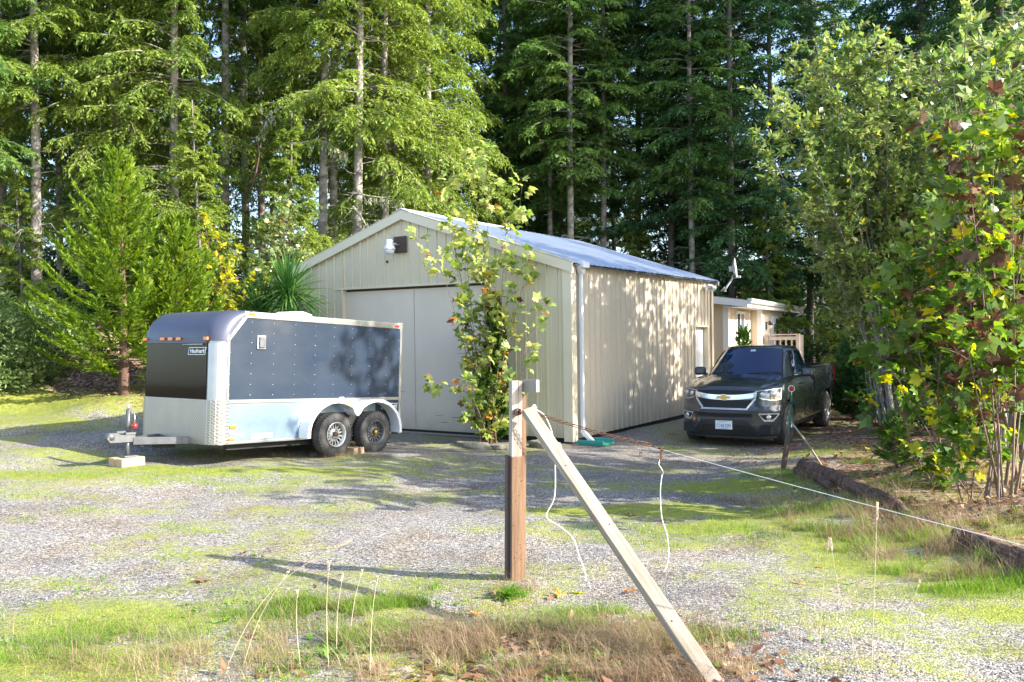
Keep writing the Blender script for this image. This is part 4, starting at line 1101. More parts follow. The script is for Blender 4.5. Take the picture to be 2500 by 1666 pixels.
def wood_block(p, size, rz, label, m='block_wood', zoff=0.0):
    z = gz(p.x, p.y)+zoff; o = MB().box((-size[0]/2,-size[1]/2,-.01),(size[0]/2,size[1]/2,size[2]), bev=.004).build('wood_block', MATS[m], None)
    o.location = (p.x, p.y, z); o.rotation_euler = (0,0,rz); tag(o, label, 'wood block', 'wood blocks under the trailer')
c = tr_pt(-.68,.95,.095); gtop = c.z
for k, (dx, dy) in enumerate(((.0,-.085),(.0,.085))):
    q = Vector((c.x+dx, c.y+dy, 0)); a = TYAW
    p = tr_pt(-.68+.0, .95+(.085 if k else -.085), 0)
    o = MB().box((-.17,-.078,-.06),(.17,.078,max(.06, gtop-gz(p.x,p.y)-.002)), bev=.005).build('wood_block', MATS['block_wood'], None)
    o.location = (p.x, p.y, gz(p.x,p.y)); o.rotation_euler = (0,0,TYAW+(.0 if k else .04))
    tag(o, ['nearer wooden block carrying the jack foot of the trailer', 'farther wooden block beside it under the jack foot'][k], 'wood block', 'wood blocks under the trailer')
for k, dx in enumerate((-.07,.05)):
    p = tr_pt((W1+W2)/2+dx+.02, -.14, 0); wood_block(p, (.09,.24,.10), TYAW+.15*k, ['left wooden chock block between the two trailer wheels', 'right pale-ended wooden chock block touching the rear trailer wheel'][k])

# ================================================================ house beyond the shop
HY = .447
hs = empty('manufactured_home', (5.98, 24.0, 0), PI/2-HY)
tag(hs, 'beige manufactured home with white trim and a low roof beyond the shop', 'house')
HE = 2.80
MB().box((0,0,0),(3.4,6.5,HE)).build('wall', MATS['house_siding'], hs)
MB().box((3.405,-.32,0),(10.2,6.5,HE-.003)).build('bumped_wall', MATS['house_siding'], hs)
mb = MB()
for y in np.arange(.4,6.4,.2): mb.box((-.006,y,.3),(-.0005,y+.012,HE-.02))
for x in np.arange(.5,3.3,.2): mb.box((x,-.006,.3),(x+.012,-.0005,HE-.02))
mb.build('siding_grooves', mat('groove', (.5,.42,.33), .8), hs)
for bxs in ((((-.02,-.02,.3),(.12,-.007,HE)),((-.02,-.007,.3),(-.007,.14,HE))), (((3.1,-.02,.3),(3.2,-.007,HE)),), (((3.385,-.34,.3),(3.52,-.325,HE)),((3.385,-.325,.3),(3.40,-.2,HE))), (((10.1,-.335,.3),(10.22,-.325,HE)),), (((8.0,-.34,.3),(8.1,-.325,HE)),)):
    mb = MB()
    for a_, b_ in bxs: mb.box(a_, b_)
    mb.build('corner_board', MATS['house_trim'], hs)
# roof: low gable whose end faces the camera
mb = MB(); 
mb.prism([(-.62,HE-.02),(-.62,HE+.06),(3.3,HE+.62),(7.1,HE+.06),(7.1,HE-.02),(3.3,HE+.50)], -.32, 10.6, 'x'); mb.build('roof', MATS['roof_shingle'], hs)
mb = MB(); mb.prism([(-.60,HE-.14),(-.60,HE+.04),(3.3,HE+.60),(3.3,HE+.40)], -.345, -.322, 'x'); mb.prism([(3.3,HE+.60),(7.1,HE+.04),(7.1,HE-.14),(3.3,HE+.40)], -.345, -.322, 'x'); mb.build('rake_board', MATS['house_trim'], hs)
mb = MB(); mb.prism([(0.0,HE),(6.5,HE),(3.3,HE+.49)], -.004, .05, 'x'); mb.build('gable_end', MATS['house_siding'], hs)
mb = MB(); mb.box((-.32,-.60,HE-.13),(10.6,-.58,HE-.02)); mb.box((-.32,-.58,HE-.13),(10.6,.0,HE-.11)); mb.build('soffit', MATS['house_trim'], hs)
mb = MB(); mb.prism([(-.60,HE-.02),(-.60,HE+.10),(-.71,HE+.10),(-.72,HE+.05),(-.68,HE-.02)], -.34, 10.65, 'x'); gu = mb.build('gutter', MATS['gutter'], hs)
MB().tube([(10.5,-.66,HE-.02),(10.5,-.64,HE-.12),(10.42,-.42,HE-.25),(10.42,-.37,HE-.35)], .045, 8).build('gutter_outlet', MATS['white_paint'], gu)
def win(x0, x1, z0, z1, y, mull=True):
    f = MB(); t = .07
    f.box((x0-t,y-.03,z0-t),(x0,y,z1+t)); f.box((x1,y-.03,z0-t),(x1+t,y,z1+t)); f.box((x0,y-.03,z1),(x1,y,z1+t)); f.box((x0,y-.03,z0-t),(x1,y,z0))
    if mull: f.box(((x0+x1)/2-.04,y-.025,z0),((x0+x1)/2+.04,y,z1))
    w_ = f.build('window', MATS['house_trim'], hs)
    MB().box((x0,y-.012,z0),(x1,y-.003,z1)).build('pane', MATS['house_glass'], w_)
win(1.15,2.15,1.35,2.52,-.007); win(8.55,9.55,1.0,2.35,-.325)
mb = MB(); mb.box((5.1,-.36,.55),(6.55,-.326,2.50)); dd = mb.build('front_door', MATS['white_paint'], hs); MB().box((6.1,-.372,.7),(6.45,-.361,2.42)).build('sidelight', MATS['house_glass'], dd)
mb = MB(); mb.box((4.15,-.36,2.05),(4.25,-.325,2.3)); mb.tube([(4.2,-.34,2.25),(4.2,-.46,2.32),(4.2,-.48,2.28)], .015, 6); mb.lathe([(0,.10),(.05,.08),(.09,0),(.0,0)], 12, Matrix.Translation((4.2,-.48,2.2))); s_ = mb.build('wall_sconce', MATS['black_plastic'], hs)
MB().lathe([(.05,0),(.06,-.06),(.04,-.14),(0,-.15)], 12, Matrix.Translation((4.2,-.48,2.2))).build('sconce_glass', MATS['lamp_glass'], s_)
# deck with railing
dk = empty('deck', hs.matrix_basis @ Vector((0,0,0)), PI/2-HY); tag(dk, 'small raised deck with pale wooden railing before the manufactured home', 'deck')
MB().box((3.72,-1.42,.75),(4.75,-.36,.87)).build('deck_floor', MATS['deck_wood'], dk)
for (x, y) in ((3.77,-1.36),(4.7,-1.36),(3.77,-.42)): MB().box((x-.05,y-.05,-.05),(x+.05,y+.05,1.87)).build('railing_post', MATS['deck_wood'], dk)
MB().box((3.70,-1.43,1.87),(3.85,-.36,1.91)).build('top_rail', MATS['deck_wood'], dk)
MB().box((3.75,-1.31,1.72),(3.79,-.47,1.83)).build('under_rail', MATS['deck_wood'], dk)
for y in np.arange(-1.2,-.5,.17): MB().box((3.75,y,.88),(3.79,y+.045,1.72)).build('baluster', MATS['deck_wood'], dk)
MB().box((3.83,-1.40,.80),(4.64,-1.36,1.865)).build('privacy_panel', MATS['deck_wood'], dk)

# satellite dish
sdp = hs.matrix_basis @ Vector((-.1,.95,HE+.27))
sdh = empty('satellite_dish', sdp, PI/2-HY); tag(sdh, 'grey satellite dish on a bent mast on the roof of the home', 'satellite dish')
Dd = 23.9
def dpt(px, py): 
    Pp = Vector((X_at(px,Dd), Dd, Z_at(px,py,Dd))); return sdh.matrix_basis.inverted() @ Pp
mb = MB(); b0 = dpt(1769,712); mb.tube([b0, dpt(1776,700), dpt(1789,682), dpt(1791,672)], .028, 8); mb.tube([dpt(1762,711), dpt(1770,702), dpt(1774,713)], .018, 6); mb.build('mast', MATS['dish_grey'], sdh)
cdish = dpt(1791,656); nrm = (Vector((.93,-.32,.10))).normalized(); nl = (sdh.matrix_basis.to_3x3().inverted() @ nrm)
Md = Matrix.Translation(cdish) @ nl.to_track_quat('Z','Y').to_matrix().to_4x4()
mb = MB(); prof = [(r_, .10*(r_/.26)**2) for r_ in np.linspace(0,.24,9)]; mb.lathe(prof+[(.245,.088),(.245,.076)]+[(r_, .10*(r_/.26)**2-.012) for r_ in np.linspace(.238,0,9)], 32, Md @ Matrix.Diagonal((1,1.15,1,1))); mb.build('reflector_dish', MATS['dish_grey'], sdh)
mb = MB(); mb.box((-.05,-.07,-.10),(.05,.07,-.01), M=Md, bev=.01); mb.build('bracket', MATS['dish_grey'], sdh)
mb = MB(); mb.tube([dpt(1791,680), dpt(1805,677)], .014, 6); e_ = dpt(1807,676); mb.box((e_.x-.035,e_.y-.035,e_.z-.03),(e_.x+.035,e_.y+.035,e_.z+.03)); mb.build('feed_arm', MATS['dish_grey'], sdh)

# ================================================================ pickup truck
KA = .5525
tk = empty('pickup_truck', (3.7674, 15.5268, -.067), -KA)
tag(tk, 'dark grey extended-cab pickup truck parked beside the shop, facing the camera', 'pickup truck')
def lerp(a, b, t): return a+(b-a)*t
def pl(x, pts):
    if x <= pts[0][0]: return pts[0][1]
    for (a, b), (c, d) in zip(pts, pts[1:]):
        if x <= c:
            t = (x-a)/(c-a); t = t*t*(3-2*t)*.6+t*.4; return b+(d-b)*t
    return pts[-1][1]
TLEN = 5.12; HWD = .935
ZTOP = [(0,1.06),(.10,1.11),(.35,1.165),(.8,1.205),(1.3,1.245),(1.6,1.245),(3.02,1.26),(3.06,1.32),(5.12,1.335)]
ZBOT = [(0,.22),(.5,.24),(.9,.30),(1.5,.33),(3.3,.36),(4.6,.42),(5.12,.50)]
PROF = [(.2,.09),(.30,.05),(.42,.025),(.56,.02),(.63,.0),(.68,.0),(.72,.05),(.86,.065),(.95,.075),(1.04,.10),(1.13,.19),(1.2,.3)]
def yfront(x, z):
    q = min(1.0, abs(x)/HWD); return .42*q**3.6 + .05*q*q + pl(z, PROF)
def width_at(y, c, z):
    wv = HWD*pl(y, [(0,.985),(.4,1.0),(1.2,.985),(3.0,.985),(4.2,1.0),(5.12,.97)])
    s = pl(z, [(.2,.935),(.35,.965),(.60,.99),(.80,1.0),(.98,.985),(1.08,.965),(1.18,.93),(1.26,.88),(1.33,.93)])
    if y > 3.03: s = pl(z, [(.2,.94),(.35,.965),(.60,.985),(.85,1.0),(1.1,.985),(1.33,.955)])
    # wheel arch flares
    for yc in (.93, 4.12):
        d = math.hypot(y-yc, z-.40)
        s += .022*max(0, 1-abs(d-.47)/.13)
    return wv*s
def body_map(a, b, c):
    y0 = b*TLEN
    zt_, zb = pl(y0, ZTOP), pl(y0, ZBOT)
    z = lerp(zb, zt_, c)
    if y0 < 3.03:
        # crown and rounded fender edges of hood
        top = max(0, (c-.86)/.14)
        crown = .045*(1-abs(a)**2.2) - .02
        z += top*crown*(1 if y0 < 1.6 else .3)
        # bonnet centre channel
        if y0 < 1.3: z += top*(-.012)*math.exp(-((abs(a)-.55)/.07)**2)
    x = a*width_at(y0, c, z)
    k = max(0.0, 1-y0/1.15)**1.3
    y = y0 + (yfront(x, z))*k
    if y0 > 4.9: y -= .05*abs(a)**6*(y0-4.9)/.22
    return (x, y, z)
def lattice(na, bs, nc, fn):
    idx = {}; vs = []; fs = []
    nb = len(bs)-1
    def vid(i, j, k):
        key = (i, j, k)
        if key not in idx:
            idx[key] = len(vs); vs.append(fn(i/na*2-1, bs[j], k/nc))
        return idx[key]
    for i in range(na):
        for j in range(nb):
            fs.append((vid(i,j,0),vid(i,j+1,0),vid(i+1,j+1,0),vid(i+1,j,0))); fs.append((vid(i,j,nc),vid(i+1,j,nc),vid(i+1,j+1,nc),vid(i,j+1,nc)))
        for k in range(nc):
            fs.append((vid(i,0,k),vid(i+1,0,k),vid(i+1,0,k+1),vid(i,0,k+1))); fs.append((vid(i,nb,k),vid(i,nb,k+1),vid(i+1,nb,k+1),vid(i+1,nb,k)))
    for j in range(nb):
        for k in range(nc):
            fs.append((vid(0,j,k),vid(0,j,k+1),vid(0,j+1,k+1),vid(0,j+1,k))); fs.append((vid(na,j,k),vid(na,j+1,k),vid(na,j+1,k+1),vid(na,j,k+1)))
    return vs, fs
bs = [0,.006,.014,.025,.04,.06,.08,.1,.125,.15,.175,.2,.225,.25,.27,.29,.31,.34,.38,.42,.46,.5,.54,.58,.591,.5965,.602,.64,.67,.7,.725,.75,.775,.8,.825,.85,.875,.9,.93,.96,.98,1]
vs, fs = lattice(28, bs, 20, body_map)
body = MB().add(vs, fs, smooth=True).build('body', MATS['truck_paint'], None)
cut = []
for yc in (.93, 4.12):
    for s in (-1, 1):
        o = MB().lathe([(0,-.17),(.445,-.17),(.445,.17),(0,.17)], 40, Matrix.Translation((s*.88,yc+.0,.40)) @ Matrix.Rotation(PI/2,4,'Y')).build('cut', MATS['black_matte'], None); cut.append(o)
cut.append(MB().box((-.74,3.14,.80),(.74,TLEN-.10,1.6)).build('cut', MATS['black_matte'], None))
boolean_cut(body, cut)
for p in body.data.polygons:
    c_ = p.center
    if len(body.data.materials) < 2: body.data.materials.append(MATS['black_matte'])
    if abs(c_.x) < .80 and c_.y > 3.13 and c_.y < TLEN-.08 and .79 < c_.z < 1.32: p.material_index = 1; p.use_smooth = False
    for yc in (.93, 4.12):
        if math.hypot(c_.y-yc, c_.z-.40) < .4455 and .60 < abs(c_.x) < .925: p.material_index = 1; p.use_smooth = False
body.parent = tk
def front_strip(nm, m, xs, lo, hi, off=.008, depth=.03, parent=tk, nz=3):
    """piece lying on the curved front: lo/hi give z at each x; off = how far proud"""
    vs = []; n = len(xs)
    for layer in (0, 1):
        for x in xs:
            a, b = lo(x), hi(x)
            for k in range(nz+1):
                z = lerp(a, b, k/nz); vs.append((x, yfront(x, z) - (off if layer == 0 else off-depth), z))
    st = n*(nz+1); fs = []
    for i in range(n-1):
        for k in range(nz):
            a = i*(nz+1)+k; b = a+nz+1; fs += [(a,b,b+1,a+1),(st+a,st+a+1,st+b+1,st+b)]
        a = i*(nz+1); b = a+nz+1; fs.append((a,st+a,st+b,b)); a += nz; b += nz; fs.append((a,b,st+b,st+a))
    for i in (0, n-1):
        for k in range(nz): a = i*(nz+1)+k; fs.append((a,a+1,st+a+1,st+a))
    return MB().add(vs, fs, smooth=False).build(nm, MATS[m], parent)
lin = lambda a, b, n=17: [a+(b-a)*i/(n-1) for i in range(n)]
xs = lin(-.56, .56, 23)
# upper dark slot, chrome bar with emblem, lower grille in a chrome surround
front_strip('upper_grille', 'black_matte', lin(-.58,.58,23), lambda x: .925+.05*abs(x)**2, lambda x: 1.03-.01*abs(x), .010, .05)
bar = front_strip('grille_bar', 'chrome', xs, lambda x: .872+.05*(abs(x)/.56)**2, lambda x: .945+.055*(abs(x)/.56)**2.5, .026, .06)
front_strip('grille_bar_step', 'chrome', xs, lambda x: .858+.05*(abs(x)/.56)**2, lambda x: .868+.05*(abs(x)/.56)**2, .034, .05, bar, 1)
ye = yfront(0,.91)-.03
em = [(-.115,.022),(-.045,.022),(-.045,.048),(.045,.048),(.045,.022),(.115,.022),(.095,-.022),(.045,-.022),(.045,-.048),(-.045,-.048),(-.045,-.022),(-.135,-.022)]
e0 = MB().prism([(p[0]*1.10,p[1]*1.12+.905) for p in em], ye-.020, ye, 'y').build('emblem', MATS['chrome'], bar)
MB().prism([(p[0]*.93,p[1]*.86+.905) for p in em], ye-.027, ye-.019, 'y').build('emblem_face', MATS['gold'], bar)
lg_lo = lambda x: .700 + .16*max(0,(abs(x)-.40)/.11)**1.4 if abs(x) > .40 else .700
lgx = lin(-.50,.50,27)
g = front_strip('lower_grille', 'black_matte', lin(-.49,.49,25), lambda x: .72+ (.135*max(0,(abs(x)-.39)/.10) if abs(x) > .39 else 0), lambda x: .862, .004, .03)
for z in np.arange(.735,.86,.018):
    hw = .40 if z < .75 else .44
    front_strip('grille_slat', 'black_plastic', lin(-hw,hw,13), lambda x, z=z: z, lambda x, z=z: z+.008, .012, .012, g, 1)
sr = front_strip('grille_surround', 'bright_trim', lin(-.42,.42,21), lambda x: .688, lambda x: .716, .030, .045, tk, 1)
for s in (-1, 1):
    xa = [s*v for v in (.40,.44,.48,.52,.545)]
    front_strip('surround_side', 'bright_trim', xa, lambda x: .690+.175*max(0,(abs(x)-.41)/.135), lambda x: .720+.170*max(0,(abs(x)-.39)/.14), .022, .035, sr, 1)
# bumper: bright lip line, dark slot, lower dark insert
front_strip('bumper_lip', 'truck_paint', lin(-.80,.80,25), lambda x: .635+.01*abs(x), lambda x: .672+.012*abs(x), .020, .05)
front_strip('bumper_slot', 'black_matte', lin(-.50,.50,19), lambda x: .545+.02*abs(x), lambda x: .615+.01*abs(x), .006, .03)
front_strip('lower_insert', 'black_plastic', lin(-.58,.58,19), lambda x: .24, lambda x: .50-.20*max(0,(abs(x)-.42)/.16), .006, .03)
front_strip('air_dam', 'black_plastic', lin(-.84,.84,27), lambda x: .175, lambda x: .245, .0, .05)
for s in (-1, 1):
    # headlights: long swept shape
    sx = [s*v for v in lin(.53,.895,16)]
    hlo = lambda x: .885 + .00*abs(x) + .055*max(0,(.66-abs(x))/.13) - .025*math.exp(-((abs(x)-.80)/.09)**2)
    hhi = lambda x: 1.005+.045*(abs(x)-.53)/.36
    bz = front_strip('headlight', 'chrome', [s*v for v in lin(.522,.905,16)], lambda x: hlo(x)-.018, lambda x: hhi(x)+.012, .010, .04)
    front_strip('headlight_lens', 'headlight_glass', sx, hlo, hhi, .017, .02, bz)
    for (hx, r) in ((.65,.040),(.79,.050)):
        hz = .955; c = Vector((s*hx, yfront(s*hx,hz)-.018, hz)); nrm = Vector((s*(.25 if hx < .7 else .5),-1,0)).normalized()
        Mh = Matrix.Translation(c) @ nrm.to_track_quat('Z','Y').to_matrix().to_4x4()
        MB().lathe([(0,.004),(r*.55,.008),(r*.6,.004),(r,.010),(r*1.08,.004),(r*1.08,-.01)], 20, Mh).build('lamp_bowl', MATS['fog_lens'], bz)
    front_strip('headlight_brow', 'black_plastic', [s*v for v in lin(.54,.60,4)], lambda x: .90, lambda x: .94, .019, .02, bz)
    # fog lamps in chrome bezels
    cx = s*.745
    def trap(k): 
        return (lambda x: .490-.012*k+ (.11+.02*k)*max(0, (abs(abs(x)-.745)-.065)/.085) , lambda x: .612+.012*k)
    xo = [cx+v for v in lin(-.145,.145,11)]; xi = [cx+v for v in lin(-.120,.120,11)]
    fb = front_strip('fog_light', 'bright_trim', xo, trap(1)[0], trap(1)[1], .012, .03)
    front_strip('fog_recess', 'black_matte', xi, lambda x: .508+.10*max(0,(abs(abs(x)-.745)-.06)/.075), lambda x: .600, .017, .02, fb)
    c = Vector((s*.74, yfront(s*.74,.55)-.016, .552)); nrm = Vector((s*.35,-1,0)).normalized()
    MB().lathe([(0,.02),(.030,.016),(.036,.010),(.046,.012),(.048,.0)], 20, Matrix.Translation(c) @ nrm.to_track_quat('Z','Y').to_matrix().to_4x4()).build('fog_lamp', MATS['fog_lens'], fb)
    # mirrors
    mr = MB(); Mm = Matrix.Translation((s*1.06,1.83,1.29)) @ Matrix.Rotation(-s*.2,4,'Z')
    mr.box((-.115,-.07,-.085),(.115,.055,.085), M=Mm, bev=.045); m_o = mr.build('side_mirror', MATS['truck_paint'], tk)
    MB().box((-.10,.0555,-.07),(.10,.06,.07), M=Mm).build('mirror_glass', MATS['chrome'], m_o)
    MB().box((s*.97-.06,1.80,1.21),(s*.97+.06,1.87,1.25), bev=.01).build('mirror_arm', MATS['black_plastic'], m_o)
    # wheels
for yc in (.93, 4.12):
    for s in (-1, 1):
        wg = empty('wheel', (s*.81, yc, .388)); wg.parent = tk
        MR = Matrix.Rotation(s*PI/2,4,'Y'); R = .386; hw = .128
        mb = MB(); mb.lathe([(.225,hw*.8),(.25,hw*.98),(.32,hw*1.04),(R-.03,hw*.96),(R-.008,hw*.82),(R,hw*.5),(R,-hw*.5),(R-.008,-hw*.82),(R-.03,-hw*.96),(.32,-hw*1.04),(.25,-hw*.98),(.225,-hw*.8)], 56, MR, close=True)
        for k in range(52):
            mb.box((R-.01,-.009,.04),(R+.004,.009,.115), M=MR @ Matrix.Rotation(2*PI*k/52,4,'Z')); mb.box((R-.01,-.009,-.03),(R+.004,.009,.03), M=MR @ Matrix.Rotation(2*PI*(k+.5)/52,4,'Z'))
        mb.build('tyre', MATS['rubber'], wg)
        mb = MB(); mb.lathe([(.228,.105),(.236,.112),(.228,.118),(.212,.10),(.205,.04),(.20,-.10),(.225,-.105)], 40, MR, close=True)
        for k in range(5):
            for dd in (-.13, .13):
                mb.prism([(.03,-.012),(.214,-.016+0),(.214,.016),(.03,.022)], .070, .100, 'z', M=MR @ Matrix.Rotation(2*PI*k/5+dd,4,'Z'))
        mb.lathe([(0,.10),(.035,.10),(.045,.09),(.07,.085),(.07,.05),(0,.05)], 24, MR); mb.build('rim', MATS['galv'], wg)
        MB().lathe([(0,.03),(.17,.03),(.17,.01),(0,.01)], 24, MR).build('brake_disc', MATS['steel_grey'], wg)
# licence plate
py_ = yfront(0,.41)-.02
lp = MB().box((-.152,py_-.004,.333),(.152,py_+.02,.487), bev=.004).build('license_plate', MATS['plate_white'], tk)
Mp = Matrix(((1,0,0,0),(0,0,-1,py_-.005),(0,1,0,0),(0,0,0,1)))
text_mesh('plate_number', 'C18632M', .088, MATS['plate_blue'], lp, Matrix.Translation((0,0,0)) @ Mp @ Matrix.Translation((0,.395,0)), .001, 0, .74, .0)
text_mesh('plate_state', 'WASHINGTON', .026, MATS['plate_red'], lp, Mp @ Matrix.Translation((-.02,.465,0)), .001, .1, .95)
MB().box((-.09,py_-.0055,.345),(.09,py_-.0045,.350)).build('plate_line', MATS['plate_blue'], lp)
# cab
def cab_map(a, b, c):
    zb = 1.20; zr = 1.775 + .03*(1-a*a) - .03*abs(b-.45)**2*2
    z = lerp(zb, zr, c)
    e = c**.92
    hwid = lerp(.865, .655, e) - .03*max(0, c-.85)/.15
    yf = lerp(1.26, 2.02, c**1.08) + .17*abs(a)**2.2*(1-.35*c); yr = lerp(3.05, 2.86, c) - .03*abs(a)**4
    y = lerp(yf, yr, b)
    hwid *= pl(b, [(0,.86),(.12,.97),(.3,1.0),(.8,1.0),(1,.955)])
    return (a*hwid, y, z)
vs, fs = lattice(18, [0,.02,.06,.12,.2,.3,.4,.5,.6,.7,.8,.9,.96,1], 12, cab_map)
cab = MB().add(vs, fs, smooth=True).build('cab', MATS['truck_paint'], tk)
def cab_patch(nm, m, fn, nu, nv, poly, off=.006):
    """poly(u,v)->(a,b,c) mapped on the cab and pushed outward"""
    vs = []
    for i in range(nu+1):
        for j in range(nv+1):
            u, v = i/nu, j/nv
            p = Vector(cab_map(*poly(u, v))); pu = Vector(cab_map(*poly(u+.01, v))); pv = Vector(cab_map(*poly(u, v+.01)))
            nr = (pu-p).cross(pv-p).normalized()*fn
            vs.append(p+nr*off)
    fs = [(i*(nv+1)+j,(i+1)*(nv+1)+j,(i+1)*(nv+1)+j+1,i*(nv+1)+j+1) for i in range(nu) for j in range(nv)]
    return MB().add(vs, fs, smooth=True).build(nm, MATS[m], cab, recalc=False)
cab_patch('windshield_seal', 'black_plastic', 1, 14, 8, lambda u, v: (lerp(-.955,.955,u), 0.0, lerp(.03,.925,v)), .004)
cab_patch('windshield', 'truck_glass', 1, 14, 8, lambda u, v: (lerp(-.92,.92,u), 0.0, lerp(.07,.90,v)), .009)
cab_patch('windshield_patch', 'lamp_glass', 1, 3, 2, lambda u, v: (lerp(-.07,.10,u), 0.0, lerp(.80,.86,v)), .011)  # pale patch added as a hint of the mirror inside the cab
for s in (-1, 1):
    f_ = 1 if s > 0 else -1
    def sidep(b0, b1, b2, b3, c0, c1): 
        return lambda u, v: (s*1.0, lerp(lerp(b0,b1,u), lerp(b2,b3,u), v), lerp(c0,c1,v))
    cab_patch('window_seal', 'black_plastic', f_, 8, 6, sidep(.12,.60,.05,.60,.10,.88), .004)
    cab_patch('side_window', 'truck_glass', f_, 8, 6, sidep(.15,.585,.085,.585,.13,.85), .008)
    cab_patch('side_window', 'truck_glass', f_, 6, 6, sidep(.63,.94,.63,.90,.13,.85), .008)
    MB().tube([tuple(Vector(body_map(s*.80, yy/TLEN, 1.0))+Vector((0,0,.0015))) for yy in (.13,.2,.3,.45,.6,.75,.9,1.05,1.2,1.27)], .0055, 5).build('hood_gap', MATS['black_matte'], tk)
    # door gap lines and handle
    mb = MB()
    for yy in (1.30, 2.25, 3.0):
        pts = [(s*(width_at(yy,0,z)+.001), yy, z) for z in (.42,.55,.7,.85,1.0,1.1,1.18)]
        mb.tube(pts, .0045, 5)
    mb.tube([(s*(width_at(3.045,0,z)+.001),3.045,z) for z in (.42,.7,.85,1.0,1.1,1.2)], .007, 5)
    mb.build('panel_gap', MATS['black_matte'], tk)
    MB().box((s*.915-.03,2.00,1.055),(s*.915+.035,2.20,1.09), bev=.012).build('door_handle', MATS['truck_paint'], tk)
    front = MB(); front.box((s*.86-.05,5.04,.95),(s*.86+.05,5.13,1.28), bev=.015); front.build('tail_light', MATS['red_plastic'], tk)
cab_patch('rear_window', 'truck_glass', -1, 8, 5, lambda u, v: (lerp(-.8,.8,u), 1.0, lerp(.2,.8,v)), .006)
mb = MB()
for s in (-1, 1): mb.box((s*.80-.055,3.12,1.325),(s*.80+.055,TLEN-.05,1.352), bev=.012)
mb.box((-.80,TLEN-.09,1.325),(.80,TLEN-.02,1.35), bev=.01); mb.build('bed_rail', MATS['black_plastic'], tk)
mb = MB(); mb.box((-.8,.15,.26),(.8,5.0,.42)); mb.tube([(-.75,.93,.388),(.75,.93,.388)], .05, 10); mb.tube([(-.75,4.12,.388),(.75,4.12,.388)], .07, 10); mb.build('underbody', MATS['black_matte'], tk)
mb = MB()
for x0 in (-.62,.05):
    p0 = Vector((x0,1.30,1.265)); p1 = Vector((x0+.55,1.40,1.30)); mb.tube([p0,p0.lerp(p1,.5)+Vector((0,0,.01)),p1], .008, 5)
mb.build('wiper', MATS['black_plastic'], tk)
MB().box((-.35,5.11,.50),(.35,5.2,.62), bev=.02).build('rear_bumper', MATS['chrome'], tk)

# ================================================================ wooden chain post and its brace
POSTY = 6.42
pg = gz(0, POSTY)
post = empty('wooden_post', (X_at(1249,POSTY), POSTY, pg), rot=(0, .018, .27))
post.scale = (.88,.88,1)
tag(post, 'weathered white gate post with brown boards nailed to it, holding a rusty chain', 'post')
Hpost = Z_at(1266,930,POSTY)-pg
mb = MB(); mb.box((-.045,-.045,-.2),(.045,.045,Hpost), bev=.003); mb.build('post_board', MATS['white_wood'], post)
mb = MB(); mb.box((.010,-.0462,.45),(.0125,-.0455,Hpost-.0)); mb.build('split_crack', MATS['dark_board'], post)
zb = Z_at(1250,1117,POSTY-.08)-pg
MB().box((-.052,-.087,-.2),(.046,-.0475,zb), bev=.003).build('front_board', MATS['brown_wood'], post)
zb2 = Z_at(1287,963,POSTY)-pg
MB().box((.048,-.028,-.05),(.087,.055,zb2), bev=.003).build('side_board', MATS['brown_wood'], post)
MB().box((-.075,-.020,-.1),(-.047,.060,zb), bev=.003).build('back_board', MATS['stake_brown'], post)
# stub of grey board at the top
zs = Z_at(1300,942,POSTY)-pg
Mst = Matrix.Translation((.035,-.02,zs)) @ Matrix.Rotation(-math.radians(62),4,'Z') @ Matrix.Rotation(-.03,4,'Y')
MB().box((-.0,-.0,-.045),(.17,.038,.045), M=Mst @ Matrix.Translation((.0,.02,0)), bev=.002).build('board_stub', MATS['grey_wood'], post)
for (x, z) in ((-.03,Hpost-.06),(-.035,Hpost-.24),(.03,Hpost-.62)): MB().lathe([(0,.0),(.004,.0),(.004,.002),(0,.003)], 8, Matrix.Translation((x,-.0455,z)) @ Matrix.Rotation(PI/2,4,'X')).build('nail_head', MATS['dark_gap'], post)
rr = random.Random(4)
for _ in range(14): MB().lathe([(0,0),(.003,0),(.003,.002),(0,.003)], 6, Matrix.Translation((rr.uniform(-.045,.04),-.0875,rr.uniform(.1,zb-.02))) @ Matrix.Rotation(PI/2,4,'X')).build('nail_head', MATS['dark_gap'], post)
zc = Z_at(1265,1006,POSTY-.05)-pg
bpy.context.view_layer.update()
# coil of rusty wire and ring on the post
mb = MB(); rr = random.Random(2)
for k in range(5):
    pts = []
    for i in range(17):
        a = 2*PI*i/16; r = .026+rr.uniform(-.004,.004); pts.append((.0+1.15*r*math.cos(a), -.056-.007*k, zc+r*math.sin(a)*.85))
    mb.tube(pts, .0032, 6)
mb.lathe([(0,.02),(.012,.02),(.012,-.02),(0,-.02)], 10, Matrix.Translation((.018,-.07,zc)) @ Matrix.Rotation(PI/2,4,'X'))
mb.build('wire_coil', MATS['rust'], post)
